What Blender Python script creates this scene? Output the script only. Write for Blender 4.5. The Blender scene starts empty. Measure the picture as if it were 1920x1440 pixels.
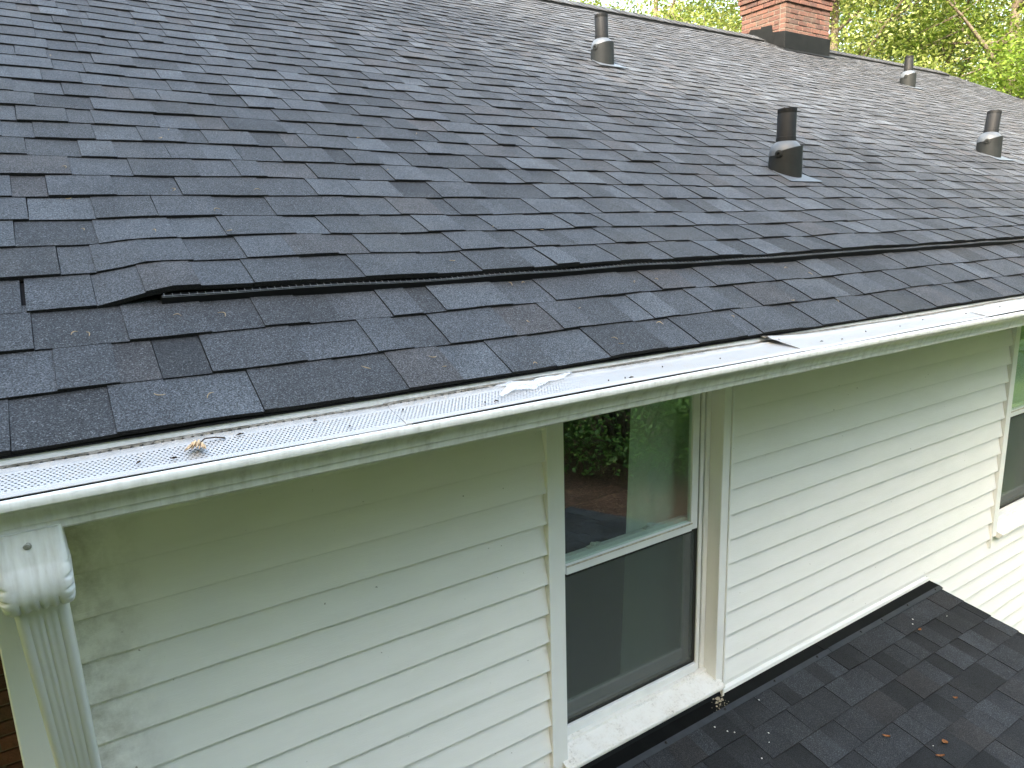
import bpy, math, random
import numpy as np
from mathutils import Vector, Matrix

# ------------------------------------------------------------------ camera, sky, sun, exposure
sc = bpy.context.scene
GROUND = -4.9                      # the camera flies 4.9 m above the lawn (z = 0 is camera height)
CAM = np.array([0.0, -2.096, 0.0])
RR = np.array([0.83751373, -0.5455443, -0.03085724])
RD = np.array([-0.1390469, -0.15816955, -0.97757268])
RF = np.array([0.52842853, 0.82302115, -0.20832541])
cd = bpy.data.cameras.new('camera')
cam = bpy.data.objects.new('camera', cd)
sc.collection.objects.link(cam)
m = Matrix.Identity(4)
for i in range(3):
    m[i][0] = RR[i]; m[i][1] = -RD[i]; m[i][2] = -RF[i]; m[i][3] = CAM[i]
cam.matrix_world = m
cd.sensor_width = 36.0
cd.lens = 1312.4 / 1920 * 36
cd.clip_start = 0.05
cd.clip_end = 2000
sc.camera = cam

SUN = Vector((-0.68, -0.45, 0.60)).normalized()      # direction towards the sun
w = bpy.data.worlds.new('World'); sc.world = w; w.use_nodes = True
nt = w.node_tree
bg = nt.nodes['Background']
sky = nt.nodes.new('ShaderNodeTexSky'); sky.sky_type = 'NISHITA'; sky.sun_disc = False
sky.sun_elevation = math.asin(SUN.z); sky.sun_rotation = math.atan2(SUN.x, SUN.y)
sky.air_density = 1.8; sky.dust_density = 7.0; sky.ozone_density = 1.0
nt.links.new(sky.outputs['Color'], bg.inputs['Color'])
bg.inputs['Strength'].default_value = 0.15
sd = bpy.data.lights.new('sun', 'SUN'); sd.energy = 1.75; sd.angle = math.radians(0.5); sd.color = (1.0, 0.95, 0.87)
so = bpy.data.objects.new('sun', sd); sc.collection.objects.link(so)
so.rotation_euler = SUN.to_track_quat('Z', 'Y').to_euler(); so.location = (-20, 6, 20)
sc.view_settings.view_transform = 'Standard'; sc.view_settings.look = 'None'
sc.view_settings.exposure = 3.12; sc.view_settings.gamma = 1.0
try:
    sc.view_settings.use_curve_mapping = False
except Exception:
    pass
sc.cycles.transparent_max_bounces = 24
sc.cycles.max_bounces = 8

# ------------------------------------------------------------------ node helpers
def N(nt, t, **kw):
    n = nt.nodes.new(t)
    for k, v in kw.items():
        setattr(n, k, v)
    return n
def L(nt, a, b): nt.links.new(a, b)
def val(nt, sock, v):
    if isinstance(v, (int, float, tuple)): sock.default_value = v
    else: nt.links.new(v, sock)
def M(nt, op, a, b=None, c=None, clamp=False):
    n = N(nt, 'ShaderNodeMath', operation=op); n.use_clamp = clamp
    val(nt, n.inputs[0], a)
    if b is not None: val(nt, n.inputs[1], b)
    if c is not None: val(nt, n.inputs[2], c)
    return n.outputs[0]
def RAMP(nt, fac, stops):
    n = N(nt, 'ShaderNodeValToRGB'); cr = n.color_ramp
    while len(cr.elements) < len(stops): cr.elements.new(0.5)
    for e, (p, c) in zip(cr.elements, stops):
        e.position = p; e.color = tuple(c) + (1,) if len(c) == 3 else c
    L(nt, fac, n.inputs[0]); return n.outputs[0]
def MR(nt, v, a, b, c=0.0, d=1.0):
    n = N(nt, 'ShaderNodeMapRange'); n.clamp = True
    val(nt, n.inputs[0], v)
    for i, x in enumerate((a, b, c, d)): n.inputs[i + 1].default_value = x
    return n.outputs[0]
def MIX(nt, fac, a, b, mode='MIX'):
    n = N(nt, 'ShaderNodeMix', data_type='RGBA', blend_type=mode)
    val(nt, n.inputs[0], fac)
    for s, v in ((n.inputs[6], a), (n.inputs[7], b)):
        if isinstance(v, tuple): s.default_value = v + (1,) if len(v) == 3 else v
        else: L(nt, v, s)
    return n.outputs[2]
def NOISE(nt, pos, scale, detail=3.0, rough=0.55):
    n = N(nt, 'ShaderNodeTexNoise'); n.inputs['Scale'].default_value = scale
    n.inputs['Detail'].default_value = detail; n.inputs['Roughness'].default_value = rough
    L(nt, pos, n.inputs['Vector']); return n.outputs['Fac']
def POS(nt):
    return N(nt, 'ShaderNodeNewGeometry').outputs['Position']
def SCALE(nt, pos, v):
    n = N(nt, 'ShaderNodeVectorMath', operation='MULTIPLY'); L(nt, pos, n.inputs[0]); n.inputs[1].default_value = v
    return n.outputs[0]
def BUMP(nt, h, dist, strength=1.0):
    n = N(nt, 'ShaderNodeBump'); n.inputs['Distance'].default_value = dist; n.inputs['Strength'].default_value = strength
    L(nt, h, n.inputs['Height']); return n.outputs[0]
def newmat(name):
    mt = bpy.data.materials.new(name); mt.use_nodes = True
    return mt, mt.node_tree, mt.node_tree.nodes['Principled BSDF']

def mat_plain(name, col, rough=0.6, noise=0.08, nscale=20.0, spec=0.4, metal=0.0, bump=0.0):
    mt, nt, b = newmat(name); p = POS(nt)
    n = NOISE(nt, p, nscale, 4)
    k = MR(nt, n, 0.3, 0.7, 1 - noise, 1 + noise)
    cc = MIX(nt, 1.0, tuple(col), (1, 1, 1), 'MULTIPLY')
    v = N(nt, 'ShaderNodeVectorMath', operation='SCALE'); v.inputs[0].default_value = col; L(nt, k, v.inputs[3])
    L(nt, v.outputs[0], b.inputs['Base Color'])
    b.inputs['Roughness'].default_value = rough; b.inputs['Specular IOR Level'].default_value = spec
    b.inputs['Metallic'].default_value = metal
    if bump: L(nt, BUMP(nt, n, bump), b.inputs['Normal'])
    return mt

def mat_shingle(name):
    """mineral granules on asphalt; the tone of each tab comes with its mesh"""
    mt, nt, b = newmat(name); p = POS(nt)
    at = N(nt, 'ShaderNodeAttribute', attribute_name='tone'); at.attribute_type = 'GEOMETRY'
    g1 = NOISE(nt, p, 330.0, 2, 0.7)
    vo = N(nt, 'ShaderNodeTexVoronoi'); vo.inputs['Scale'].default_value = 480.0; L(nt, p, vo.inputs['Vector'])
    cell = N(nt, 'ShaderNodeSeparateColor'); L(nt, vo.outputs['Color'], cell.inputs[0])
    k = MR(nt, g1, 0.34, 0.66, 0.36, 1.66)
    k2 = MR(nt, cell.outputs[0], 0.0, 1.0, 0.42, 1.62)
    kk = M(nt, 'MULTIPLY', k, k2)
    blot = MR(nt, NOISE(nt, p, 9.0, 4, 0.6), 0.3, 0.7, 0.80, 1.18)
    kk = M(nt, 'MULTIPLY', kk, blot)
    v = N(nt, 'ShaderNodeVectorMath', operation='SCALE'); L(nt, at.outputs['Color'], v.inputs[0]); L(nt, kk, v.inputs[3])
    sp = MR(nt, cell.outputs[1], 0.91, 0.97)                       # scattered pale granules
    sepc = N(nt, 'ShaderNodeSeparateColor'); L(nt, at.outputs['Color'], sepc.inputs[0])
    onface = MR(nt, sepc.outputs[2], 0.018, 0.03)
    c = MIX(nt, M(nt, 'MULTIPLY', M(nt, 'MULTIPLY', sp, onface), 0.45), v.outputs[0], (0.20, 0.21, 0.222))
    dust = MR(nt, NOISE(nt, p, 1.7, 5, 0.6), 0.56, 0.78)              # pollen and dirt lying on the tabs
    c = MIX(nt, M(nt, 'MULTIPLY', M(nt, 'MULTIPLY', dust, onface), 0.22), c, (0.08, 0.072, 0.055))
    L(nt, c, b.inputs['Base Color'])
    b.inputs['Roughness'].default_value = 0.82; b.inputs['Specular IOR Level'].default_value = 0.35
    h = M(nt, 'ADD', g1, M(nt, 'MULTIPLY', cell.outputs[0], 0.6))
    L(nt, BUMP(nt, h, 0.0022, 0.9), b.inputs['Normal'])
    return mt

def mat_siding():
    mt, nt, b = newmat('vinyl_siding_white'); p = POS(nt)
    n = NOISE(nt, SCALE(nt, p, (1.2, 1, 6)), 3.0, 5)
    c = RAMP(nt, n, [(0.30, (0.745, 0.75, 0.725)), (0.70, (0.785, 0.79, 0.77))])
    # mildew creeping in from the corner behind the downspout
    sx = N(nt, 'ShaderNodeSeparateXYZ'); L(nt, p, sx.inputs[0])
    edge = MR(nt, sx.outputs[0], 0.12, -0.10)
    blot = MR(nt, NOISE(nt, p, 13.0, 6, 0.7), 0.40, 0.66)
    c = MIX(nt, M(nt, 'MULTIPLY', M(nt, 'MULTIPLY', edge, blot), 0.62), c, (0.16, 0.145, 0.10))
    spk = MR(nt, NOISE(nt, p, 55.0, 2, 0.5), 0.76, 0.80)
    c = MIX(nt, M(nt, 'MULTIPLY', spk, 0.7), c, (0.10, 0.09, 0.05))
    L(nt, c, b.inputs['Base Color'])
    b.inputs['Roughness'].default_value = 0.48; b.inputs['Specular IOR Level'].default_value = 0.35
    fine = NOISE(nt, SCALE(nt, p, (5, 60, 60)), 6.0, 3)
    L(nt, BUMP(nt, fine, 0.0006), b.inputs['Normal'])
    return mt

def mat_trim(name='white_trim', dirt=0.12):
    mt, nt, b = newmat(name); p = POS(nt)
    n = NOISE(nt, p, 7.0, 6, 0.65)
    n2 = NOISE(nt, SCALE(nt, p, (30, 30, 4)), 3.0, 4, 0.6)
    f = M(nt, 'MULTIPLY', MR(nt, n, 0.45, 0.75), MR(nt, n2, 0.35, 0.7))
    c = MIX(nt, M(nt, 'MULTIPLY', f, dirt), (0.79, 0.80, 0.79), (0.33, 0.30, 0.24))
    L(nt, c, b.inputs['Base Color']); b.inputs['Roughness'].default_value = 0.42
    b.inputs['Specular IOR Level'].default_value = 0.4
    return mt

def mat_sill():
    mt, nt, b = newmat('weathered_sill_paint'); p = POS(nt)
    n = MR(nt, NOISE(nt, p, 11.0, 8, 0.72), 0.46, 0.68)
    n2 = MR(nt, NOISE(nt, p, 95.0, 4, 0.6), 0.5, 0.66)
    c = MIX(nt, M(nt, 'MULTIPLY', n, 0.24), (0.76, 0.755, 0.73), (0.52, 0.44, 0.32))
    c = MIX(nt, M(nt, 'MULTIPLY', M(nt, 'MULTIPLY', n, n2), 0.5), c, (0.12, 0.10, 0.07))
    L(nt, c, b.inputs['Base Color']); b.inputs['Roughness'].default_value = 0.6
    L(nt, BUMP(nt, n2, 0.001), b.inputs['Normal'])
    return mt

def mat_gutter():
    mt, nt, b = newmat('gutter_aluminium_white'); p = POS(nt)
    streak = MR(nt, NOISE(nt, SCALE(nt, p, (22, 3, 3)), 1.6, 6, 0.65), 0.42, 0.72)
    fine = MR(nt, NOISE(nt, p, 60.0, 4, 0.6), 0.45, 0.7)
    c = MIX(nt, M(nt, 'MULTIPLY', streak, 0.32), (0.77, 0.77, 0.73), (0.36, 0.33, 0.25))
    c = MIX(nt, M(nt, 'MULTIPLY', M(nt, 'MULTIPLY', fine, streak), 0.4), c, (0.18, 0.16, 0.11))
    L(nt, c, b.inputs['Base Color']); b.inputs['Roughness'].default_value = 0.38
    return mt

def mat_guard():
    """perforated white aluminium: round holes punched right through the sheet"""
    mt, nt, b = newmat('perforated_guard'); p = POS(nt)
    s = N(nt, 'ShaderNodeSeparateXYZ'); L(nt, p, s.inputs[0]); x, y = s.outputs[0], s.outputs[1]
    def holes(px, py, r, y0, y1):
        v = M(nt, 'DIVIDE', y, py)
        row = M(nt, 'FLOOR', v)
        off = M(nt, 'MULTIPLY', M(nt, 'FLOORED_MODULO', row, 2.0), 0.5)
        fx = M(nt, 'SUBTRACT', M(nt, 'FRACT', M(nt, 'ADD', M(nt, 'DIVIDE', x, px), off)), 0.5)
        fy = M(nt, 'SUBTRACT', M(nt, 'FRACT', v), 0.5)
        ax = M(nt, 'MULTIPLY', fx, px); ay = M(nt, 'MULTIPLY', fy, py)
        d2 = M(nt, 'ADD', M(nt, 'MULTIPLY', ax, ax), M(nt, 'MULTIPLY', ay, ay))
        inside = M(nt, 'LESS_THAN', d2, r * r)
        band = M(nt, 'MULTIPLY', M(nt, 'GREATER_THAN', y, y0), M(nt, 'LESS_THAN', y, y1))
        return M(nt, 'MULTIPLY', inside, band)
    h = M(nt, 'MAXIMUM', holes(0.0084, 0.0066, 0.0019, -0.8316, -0.7722),
          holes(0.0165, 0.011, 0.0030, -0.7480, -0.7370))
    back = MR(nt, y, -0.768, -0.750)
    blot = MR(nt, NOISE(nt, SCALE(nt, p, (1, 2.2, 1)), 26.0, 8, 0.72), 0.40, 0.56)
    g = MR(nt, NOISE(nt, p, 5.0, 5, 0.6), 0.22, 0.5)
    stain = M(nt, 'MULTIPLY', M(nt, 'MULTIPLY', back, blot), g)
    c = MIX(nt, M(nt, 'MULTIPLY', back, 0.45), (0.40, 0.385, 0.37), (0.21, 0.19, 0.14))
    c = MIX(nt, M(nt, 'MULTIPLY', stain, 0.9), c, (0.055, 0.048, 0.030))
    n2 = MR(nt, NOISE(nt, p, 40.0, 6, 0.7), 0.52, 0.70)
    c = MIX(nt, M(nt, 'MULTIPLY', n2, 0.5), c, (0.40, 0.33, 0.24))
    L(nt, c, b.inputs['Base Color']); b.inputs['Roughness'].default_value = 0.40
    tr = N(nt, 'ShaderNodeBsdfTransparent'); mx = N(nt, 'ShaderNodeMixShader')
    L(nt, h, mx.inputs[0]); L(nt, b.outputs[0], mx.inputs[1]); L(nt, tr.outputs[0], mx.inputs[2])
    L(nt, mx.outputs[0], nt.nodes['Material Output'].inputs['Surface'])
    return mt

def mat_brick():
    mt, nt, b = newmat('red_clay_brick'); p = POS(nt)
    oi = N(nt, 'ShaderNodeObjectInfo')
    c = RAMP(nt, oi.outputs['Random'], [(0.0, (0.060, 0.026, 0.019)), (0.35, (0.088, 0.036, 0.025)), (0.7, (0.108, 0.047, 0.032)), (1.0, (0.046, 0.022, 0.018))])
    n = MR(nt, NOISE(nt, p, 26.0, 6, 0.68), 0.35, 0.7, 0.65, 1.25)
    v = N(nt, 'ShaderNodeVectorMath', operation='SCALE'); L(nt, c, v.inputs[0]); L(nt, n, v.inputs[3])
    soot = MR(nt, NOISE(nt, p, 6.0, 6, 0.7), 0.46, 0.66)
    c2 = MIX(nt, M(nt, 'MULTIPLY', soot, 0.6), v.outputs[0], (0.055, 0.045, 0.035))
    L(nt, c2, b.inputs['Base Color']); b.inputs['Roughness'].default_value = 0.9
    L(nt, BUMP(nt, NOISE(nt, p, 90.0, 3), 0.003), b.inputs['Normal'])
    return mt

def mat_glass():
    mt, nt, b = newmat('window_glass'); nt.nodes.remove(b)
    lw = N(nt, 'ShaderNodeLayerWeight'); lw.inputs['Blend'].default_value = 0.5
    f5 = M(nt, 'POWER', lw.outputs['Facing'], 5.0)
    f = M(nt, 'ADD', M(nt, 'MULTIPLY', f5, 0.82), 0.165, clamp=True)
    tr = N(nt, 'ShaderNodeBsdfTransparent'); tr.inputs[0].default_value = (0.86, 0.93, 0.89, 1)
    gl = N(nt, 'ShaderNodeBsdfGlossy'); gl.inputs['Roughness'].default_value = 0.0; gl.inputs[0].default_value = (0.95, 1, 0.97, 1)
    mx = N(nt, 'ShaderNodeMixShader'); L(nt, f, mx.inputs[0]); L(nt, tr.outputs[0], mx.inputs[1]); L(nt, gl.outputs[0], mx.inputs[2])
    L(nt, mx.outputs[0], nt.nodes['Material Output'].inputs['Surface'])
    return mt

def mat_screen():
    mt, nt, b = newmat('insect_mesh'); 
    b.inputs['Base Color'].default_value = (0.085, 0.098, 0.094, 1); b.inputs['Roughness'].default_value = 0.7
    tr = N(nt, 'ShaderNodeBsdfTransparent'); mx = N(nt, 'ShaderNodeMixShader'); mx.inputs[0].default_value = 0.48
    L(nt, tr.outputs[0], mx.inputs[1]); L(nt, b.outputs[0], mx.inputs[2])
    L(nt, mx.outputs[0], nt.nodes['Material Output'].inputs['Surface'])
    return mt

def mat_plastic_film():
    mt, nt, b = newmat('clear_plastic_film'); p = POS(nt)
    b.inputs['Base Color'].default_value = (0.85, 0.86, 0.88, 1); b.inputs['Roughness'].default_value = 0.18
    b.inputs['Specular IOR Level'].default_value = 0.8
    tr = N(nt, 'ShaderNodeBsdfTransparent'); mx = N(nt, 'ShaderNodeMixShader')
    L(nt, MR(nt, NOISE(nt, p, 45.0, 5, 0.6), 0.3, 0.7, 0.25, 0.75), mx.inputs[0])
    L(nt, tr.outputs[0], mx.inputs[1]); L(nt, b.outputs[0], mx.inputs[2])
    L(nt, mx.outputs[0], nt.nodes['Material Output'].inputs['Surface'])
    return mt

def mat_leaf(name, c0, c1, c2, transl=0.45):
    mt, nt, b = newmat(name)
    g = N(nt, 'ShaderNodeNewGeometry')
    c = RAMP(nt, g.outputs['Random Per Island'], [(0.0, c0), (0.55, c1), (1.0, c2)])
    clump = MR(nt, NOISE(nt, g.outputs['Position'], 0.9, 3), 0.35, 0.65, 0.72, 1.25)
    v = N(nt, 'ShaderNodeVectorMath', operation='SCALE'); L(nt, c, v.inputs[0]); L(nt, clump, v.inputs[3])
    L(nt, v.outputs[0], b.inputs['Base Color']); b.inputs['Roughness'].default_value = 0.45
    b.inputs['Specular IOR Level'].default_value = 0.35
    tl = N(nt, 'ShaderNodeBsdfTranslucent')
    tc = MIX(nt, 1.0, v.outputs[0], (1.15, 1.15, 0.72), 'MULTIPLY'); L(nt, tc, tl.inputs[0])
    mx = N(nt, 'ShaderNodeMixShader'); mx.inputs[0].default_value = transl
    L(nt, b.outputs[0], mx.inputs[1]); L(nt, tl.outputs[0], mx.inputs[2])
    L(nt, mx.outputs[0], nt.nodes['Material Output'].inputs['Surface'])
    return mt

def mat_bark():
    mt, nt, b = newmat('bark'); p = POS(nt)
    n = NOISE(nt, SCALE(nt, p, (1, 1, 0.18)), 14.0, 6, 0.7)
    L(nt, RAMP(nt, n, [(0.3, (0.05, 0.038, 0.028)), (0.7, (0.17, 0.14, 0.11))]), b.inputs['Base Color'])
    b.inputs['Roughness'].default_value = 0.95
    L(nt, BUMP(nt, n, 0.03), b.inputs['Normal'])
    return mt

def mat_lawn():
    mt, nt, b = newmat('lawn'); p = POS(nt)
    a = NOISE(nt, p, 0.8, 5); f = NOISE(nt, p, 40.0, 3, 0.7)
    k = M(nt, 'ADD', M(nt, 'MULTIPLY', a, 0.6), M(nt, 'MULTIPLY', f, 0.4))
    L(nt, RAMP(nt, k, [(0.35, (0.055, 0.10, 0.012)), (0.5, (0.085, 0.145, 0.018)), (0.65, (0.12, 0.18, 0.03))]), b.inputs['Base Color'])
    b.inputs['Roughness'].default_value = 0.95
    L(nt, BUMP(nt, f, 0.05), b.inputs['Normal'])
    return mt

def mat_mulch():
    mt, nt, b = newmat('bark_mulch'); p = POS(nt)
    vo = N(nt, 'ShaderNodeTexVoronoi'); vo.inputs['Scale'].default_value = 22.0; L(nt, SCALE(nt, p, (1, 1.7, 1)), vo.inputs['Vector'])
    s = N(nt, 'ShaderNodeSeparateColor'); L(nt, vo.outputs['Color'], s.inputs[0])
    L(nt, RAMP(nt, s.outputs[0], [(0.0, (0.03, 0.014, 0.009)), (0.6, (0.085, 0.042, 0.026)), (1.0, (0.17, 0.10, 0.065))]), b.inputs['Base Color'])
    b.inputs['Roughness'].default_value = 0.95
    L(nt, BUMP(nt, vo.outputs['Distance'], 0.03), b.inputs['Normal'])
    return mt

MAT = dict(
    shingle=mat_shingle('asphalt_shingle'), siding=mat_siding(), trim=mat_trim(), trim_dirty=mat_trim('stained_trim', 0.7),
    sill=mat_sill(), gutter=mat_gutter(), guard=mat_guard(), brick=mat_brick(), glass=mat_glass(), screen=mat_screen(),
    film=mat_plastic_film(), bark=mat_bark(), lawn=mat_lawn(), mulch=mat_mulch(),
    mortar=mat_plain('mortar', (0.105, 0.093, 0.078), 0.95, 0.2, 60, 0.2, bump=0.002),
    deck=mat_plain('roof_felt', (0.014, 0.014, 0.015), 0.95, 0.2, 30, 0.1),
    black_metal=mat_plain('black_flashing', (0.005, 0.0055, 0.0055), 0.6, 0.35, 9, 0.14, bump=0.001),
    edge_metal=mat_plain('flashing_lip', (0.030, 0.034, 0.042), 0.34, 0.2, 25, 0.5),
    black_plastic=mat_plain('black_plastic', (0.008, 0.0085, 0.009), 0.62, 0.2, 12, 0.22),
    grey_plastic=mat_plain('grey_plastic', (0.070, 0.080, 0.092), 0.5, 0.2, 14, 0.4),
    skirt=mat_plain('dark_rubber', (0.010, 0.0115, 0.0115), 0.65, 0.25, 14, 0.2),
    vent_black=mat_plain('vent_black', (0.007, 0.007, 0.008), 0.6, 0.2, 30, 0.3),
    grille=mat_plain('vent_grille_grey', (0.16, 0.17, 0.18), 0.55, 0.3, 40, 0.3),
    vinyl=mat_plain('vinyl_frame', (0.75, 0.76, 0.76), 0.35, 0.05, 9, 0.45),
    vinyl_dirty=mat_plain('grimy_vinyl', (0.45, 0.41, 0.33), 0.6, 0.35, 60, 0.3),
    gasket=mat_plain('black_gasket', (0.02, 0.02, 0.018), 0.7, 0.3, 80, 0.3),
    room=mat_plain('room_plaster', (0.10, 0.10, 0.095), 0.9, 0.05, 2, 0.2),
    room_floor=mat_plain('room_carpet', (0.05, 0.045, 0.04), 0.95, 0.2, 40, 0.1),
    curtain=mat_plain('curtain_cloth', (0.66, 0.70, 0.66), 0.9, 0.05, 30, 0.1),
    lockmetal=mat_plain('sash_lock_white', (0.62, 0.62, 0.60), 0.4, 0.1, 20, 0.4),
    screw=mat_plain('zinc_screw', (0.40, 0.40, 0.38), 0.35, 0.2, 200, 0.5, metal=0.6),
    screw_dark=mat_plain('dark_screw', (0.012, 0.012, 0.013), 0.4, 0.2, 200, 0.5),
    sealant=mat_plain('dried_sealant', (0.36, 0.32, 0.23), 0.9, 0.45, 120, 0.2, bump=0.004),
    straw=mat_plain('dry_straw', (0.30, 0.225, 0.135), 0.8, 0.35, 90, 0.2),
    petal=mat_plain('dry_petals', (0.50, 0.35, 0.21), 0.8, 0.35, 160, 0.2),
    brownleaf=mat_plain('dead_leaf', (0.20, 0.085, 0.030), 0.7, 0.4, 120, 0.3),
    darkbit=mat_plain('dark_debris', (0.05, 0.034, 0.024), 0.8, 0.4, 150, 0.2),
    chip=mat_plain('white_chip', (0.72, 0.71, 0.68), 0.7, 0.1, 80, 0.3),
    leaf_a=mat_leaf('leaf_yellow_green', (0.11, 0.15, 0.034), (0.18, 0.225, 0.060), (0.31, 0.33, 0.14), 0.5),
    leaf_b=mat_leaf('leaf_mid_green', (0.08, 0.14, 0.02), (0.12, 0.185, 0.028), (0.18, 0.24, 0.045), 0.5),
    leaf_d=mat_leaf('leaf_shaded_garden', (0.02, 0.055, 0.012), (0.04, 0.09, 0.018), (0.075, 0.13, 0.03), 0.3),
    leaf_c=mat_leaf('leaf_evergreen', (0.05, 0.13, 0.028), (0.10, 0.21, 0.045), (0.18, 0.30, 0.09), 0.4),
)

# ------------------------------------------------------------------ mesh helpers
COL = sc.collection
WP = {}                       # world position of each object's origin
class MB:
    def __init__(self): self.v = []; self.f = []; self.c = []
    def add(self, vs, fs, col=None):
        o = len(self.v); self.v.extend([tuple(p) for p in vs]); self.f.extend([tuple(i + o for i in f) for f in fs])
        if col is not None: self.c.extend(col)
        return self
    def box(self, x0, x1, y0, y1, z0, z1):
        return self.add([(x0, y0, z0), (x1, y0, z0), (x1, y1, z0), (x0, y1, z0), (x0, y0, z1), (x1, y0, z1), (x1, y1, z1), (x0, y1, z1)],
                        [(0, 3, 2, 1), (4, 5, 6, 7), (0, 1, 5, 4), (1, 2, 6, 5), (2, 3, 7, 6), (3, 0, 4, 7)])
    def bevbox(self, x0, x1, y0, y1, z0, z1, b=0.003):
        xs, ys, zs = (x0, x1), (y0, y1), (z0, z1); V = []; idx = {}
        for i in range(2):
            for j in range(2):
                for k in range(2):
                    for a in range(3):
                        p = [xs[i], ys[j], zs[k]]; s = (i, j, k)
                        for q in range(3):
                            if q != a: p[q] += b if s[q] == 0 else -b
                        idx[(i, j, k, a)] = len(V); V.append(tuple(p))
        F = []
        for a in range(3):                                     # the six faces
            u, w_ = [q for q in range(3) if q != a]
            for s in range(2):
                cyc = []
                for (p, q) in ((0, 0), (1, 0), (1, 1), (0, 1)):
                    t = [0, 0, 0]; t[a] = s; t[u] = p; t[w_] = q; cyc.append(idx[(t[0], t[1], t[2], a)])
                flip = (s == 0) ^ (a == 1)
                F.append(tuple(reversed(cyc)) if flip else tuple(cyc))
        for a in range(3):                                     # the twelve edges
            u, w_ = [q for q in range(3) if q != a]
            for p in range(2):
                for q in range(2):
                    e = []
                    for s, ax in ((0, u), (1, u), (1, w_), (0, w_)):
                        t = [0, 0, 0]; t[a] = s; t[u] = p; t[w_] = q; e.append(idx[(t[0], t[1], t[2], ax)])
                    F.append(tuple(e))
        for i in range(2):
            for j in range(2):
                for k in range(2): F.append(tuple(idx[(i, j, k, a)] for a in range(3)))
        return self.add(V, F)
    def extrude(self, prof, xs, closed=True, fx=None):
        """profile [(y,z)] swept along x stations; fx(x, i, y, z) may bend it"""
        n = len(prof); V = []
        for x in xs:
            for i, (y, z) in enumerate(prof):
                V.append((x, y, z) if fx is None else fx(x, i, y, z))
        F = []
        for k in range(len(xs) - 1):
            for i in range(n if closed else n - 1):
                j = (i + 1) % n
                F.append((k * n + i, k * n + j, (k + 1) * n + j, (k + 1) * n + i))
        if closed:
            F.append(tuple(range(n))); F.append(tuple(reversed(range((len(xs) - 1) * n, len(xs) * n))))
        return self.add(V, F)
    def lathe(self, prof, base, seg=28, axis=(0, 0, 1), cap=True, sq=1.0):
        ax = Vector(axis).normalized(); q = ax.to_track_quat('Z', 'Y'); base = Vector(base); V = []; n = len(prof)
        for k in range(seg):
            a = 2 * math.pi * k / seg
            for r, z in prof:
                V.append(tuple(base + q @ Vector((r * math.cos(a), r * math.sin(a) * sq, z))))
        F = []
        for k in range(seg):
            k2 = (k + 1) % seg
            for i in range(n - 1): F.append((k * n + i, k2 * n + i, k2 * n + i + 1, k * n + i + 1))
        if cap:
            F.append(tuple(k * n for k in reversed(range(seg)))); F.append(tuple(k * n + n - 1 for k in range(seg)))
        return self.add(V, F)
    def tube(self, pts, rad, seg=6):
        pts = [Vector(p) for p in pts]; n = len(pts); V = []
        for i, p in enumerate(pts):
            d = (pts[min(i + 1, n - 1)] - pts[max(i - 1, 0)])
            q = (d if d.length > 1e-6 else Vector((0, 0, 1))).to_track_quat('Z', 'Y')
            for k in range(seg):
                a = 2 * math.pi * k / seg; V.append(tuple(p + q @ Vector((math.cos(a) * rad[i], math.sin(a) * rad[i], 0))))
        F = [(i * seg + k, i * seg + (k + 1) % seg, (i + 1) * seg + (k + 1) % seg, (i + 1) * seg + k) for i in range(n - 1) for k in range(seg)]
        F.append(tuple(reversed(range(seg)))); F.append(tuple((n - 1) * seg + k for k in range(seg)))
        return self.add(V, F)

def put(o, parent, wloc):
    COL.objects.link(o); WP[o] = Vector(wloc)
    if parent is not None:
        o.parent = parent; o.location = Vector(wloc) - WP[parent]
    else: o.location = wloc
def tag(o, label=None, cat=None, group=None, kind=None):
    for k, v in (('label', label), ('category', cat), ('group', group), ('kind', kind)):
        if v: o[k] = v
    return o
def empty(name, loc):
    o = bpy.data.objects.new(name, None); o.empty_display_size = 0.3; put(o, None, loc); return o
def build(name, mb, mat, parent=None, smooth=False, angle=None, fix=True):
    v = np.array(mb.v, dtype=float)
    c = (v.min(0) + v.max(0)) / 2; c[2] = v[:, 2].min()
    me = bpy.data.meshes.new(name)
    me.from_pydata([tuple(p) for p in (v - c)], [], mb.f)
    if mb.c:
        a = me.color_attributes.new('tone', 'FLOAT_COLOR', 'POINT')
        a.data.foreach_set('color', np.array([(p[0], p[1], p[2], 1.0) for p in mb.c], dtype=np.float32).ravel())
    if fix:
        import bmesh
        bm = bmesh.new(); bm.from_mesh(me); bmesh.ops.recalc_face_normals(bm, faces=bm.faces); bm.to_mesh(me); bm.free()
    me.materials.append(MAT[mat])
    if smooth:
        me.polygons.foreach_set('use_smooth', [True] * len(me.polygons))
        if angle is not None: me.set_sharp_from_angle(angle=math.radians(angle))
    me.update()
    o = bpy.data.objects.new(name, me); put(o, parent, c); return o

def px(p):
    d = np.asarray(p) - CAM; z = RF @ d
    if z < 0.1: return None
    return 960 + 1312.4 * (RR @ d) / z, 720 + 1312.4 * (RD @ d) / z, z

# ------------------------------------------------------------------ the setting
g = MB().add([(-300, -300, GROUND), (300, -300, GROUND), (300, 300, GROUND), (-300, 300, GROUND)], [(0, 1, 2, 3)])
tag(build('lawn', g, 'lawn', fix=False), kind='structure')
rng = random.Random(5)
pts = [(9.5 + 6.5 * math.cos(a) * (1 + .12 * math.sin(3 * a)), -9.5 + 4.5 * math.sin(a) * (1 + .1 * math.cos(4 * a)), GROUND + .004) for a in np.linspace(0, 2 * math.pi, 40, endpoint=False)]
tag(build('mulch_bed', MB().add(pts, [tuple(range(40))]), 'mulch', fix=False), kind='structure')

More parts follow.
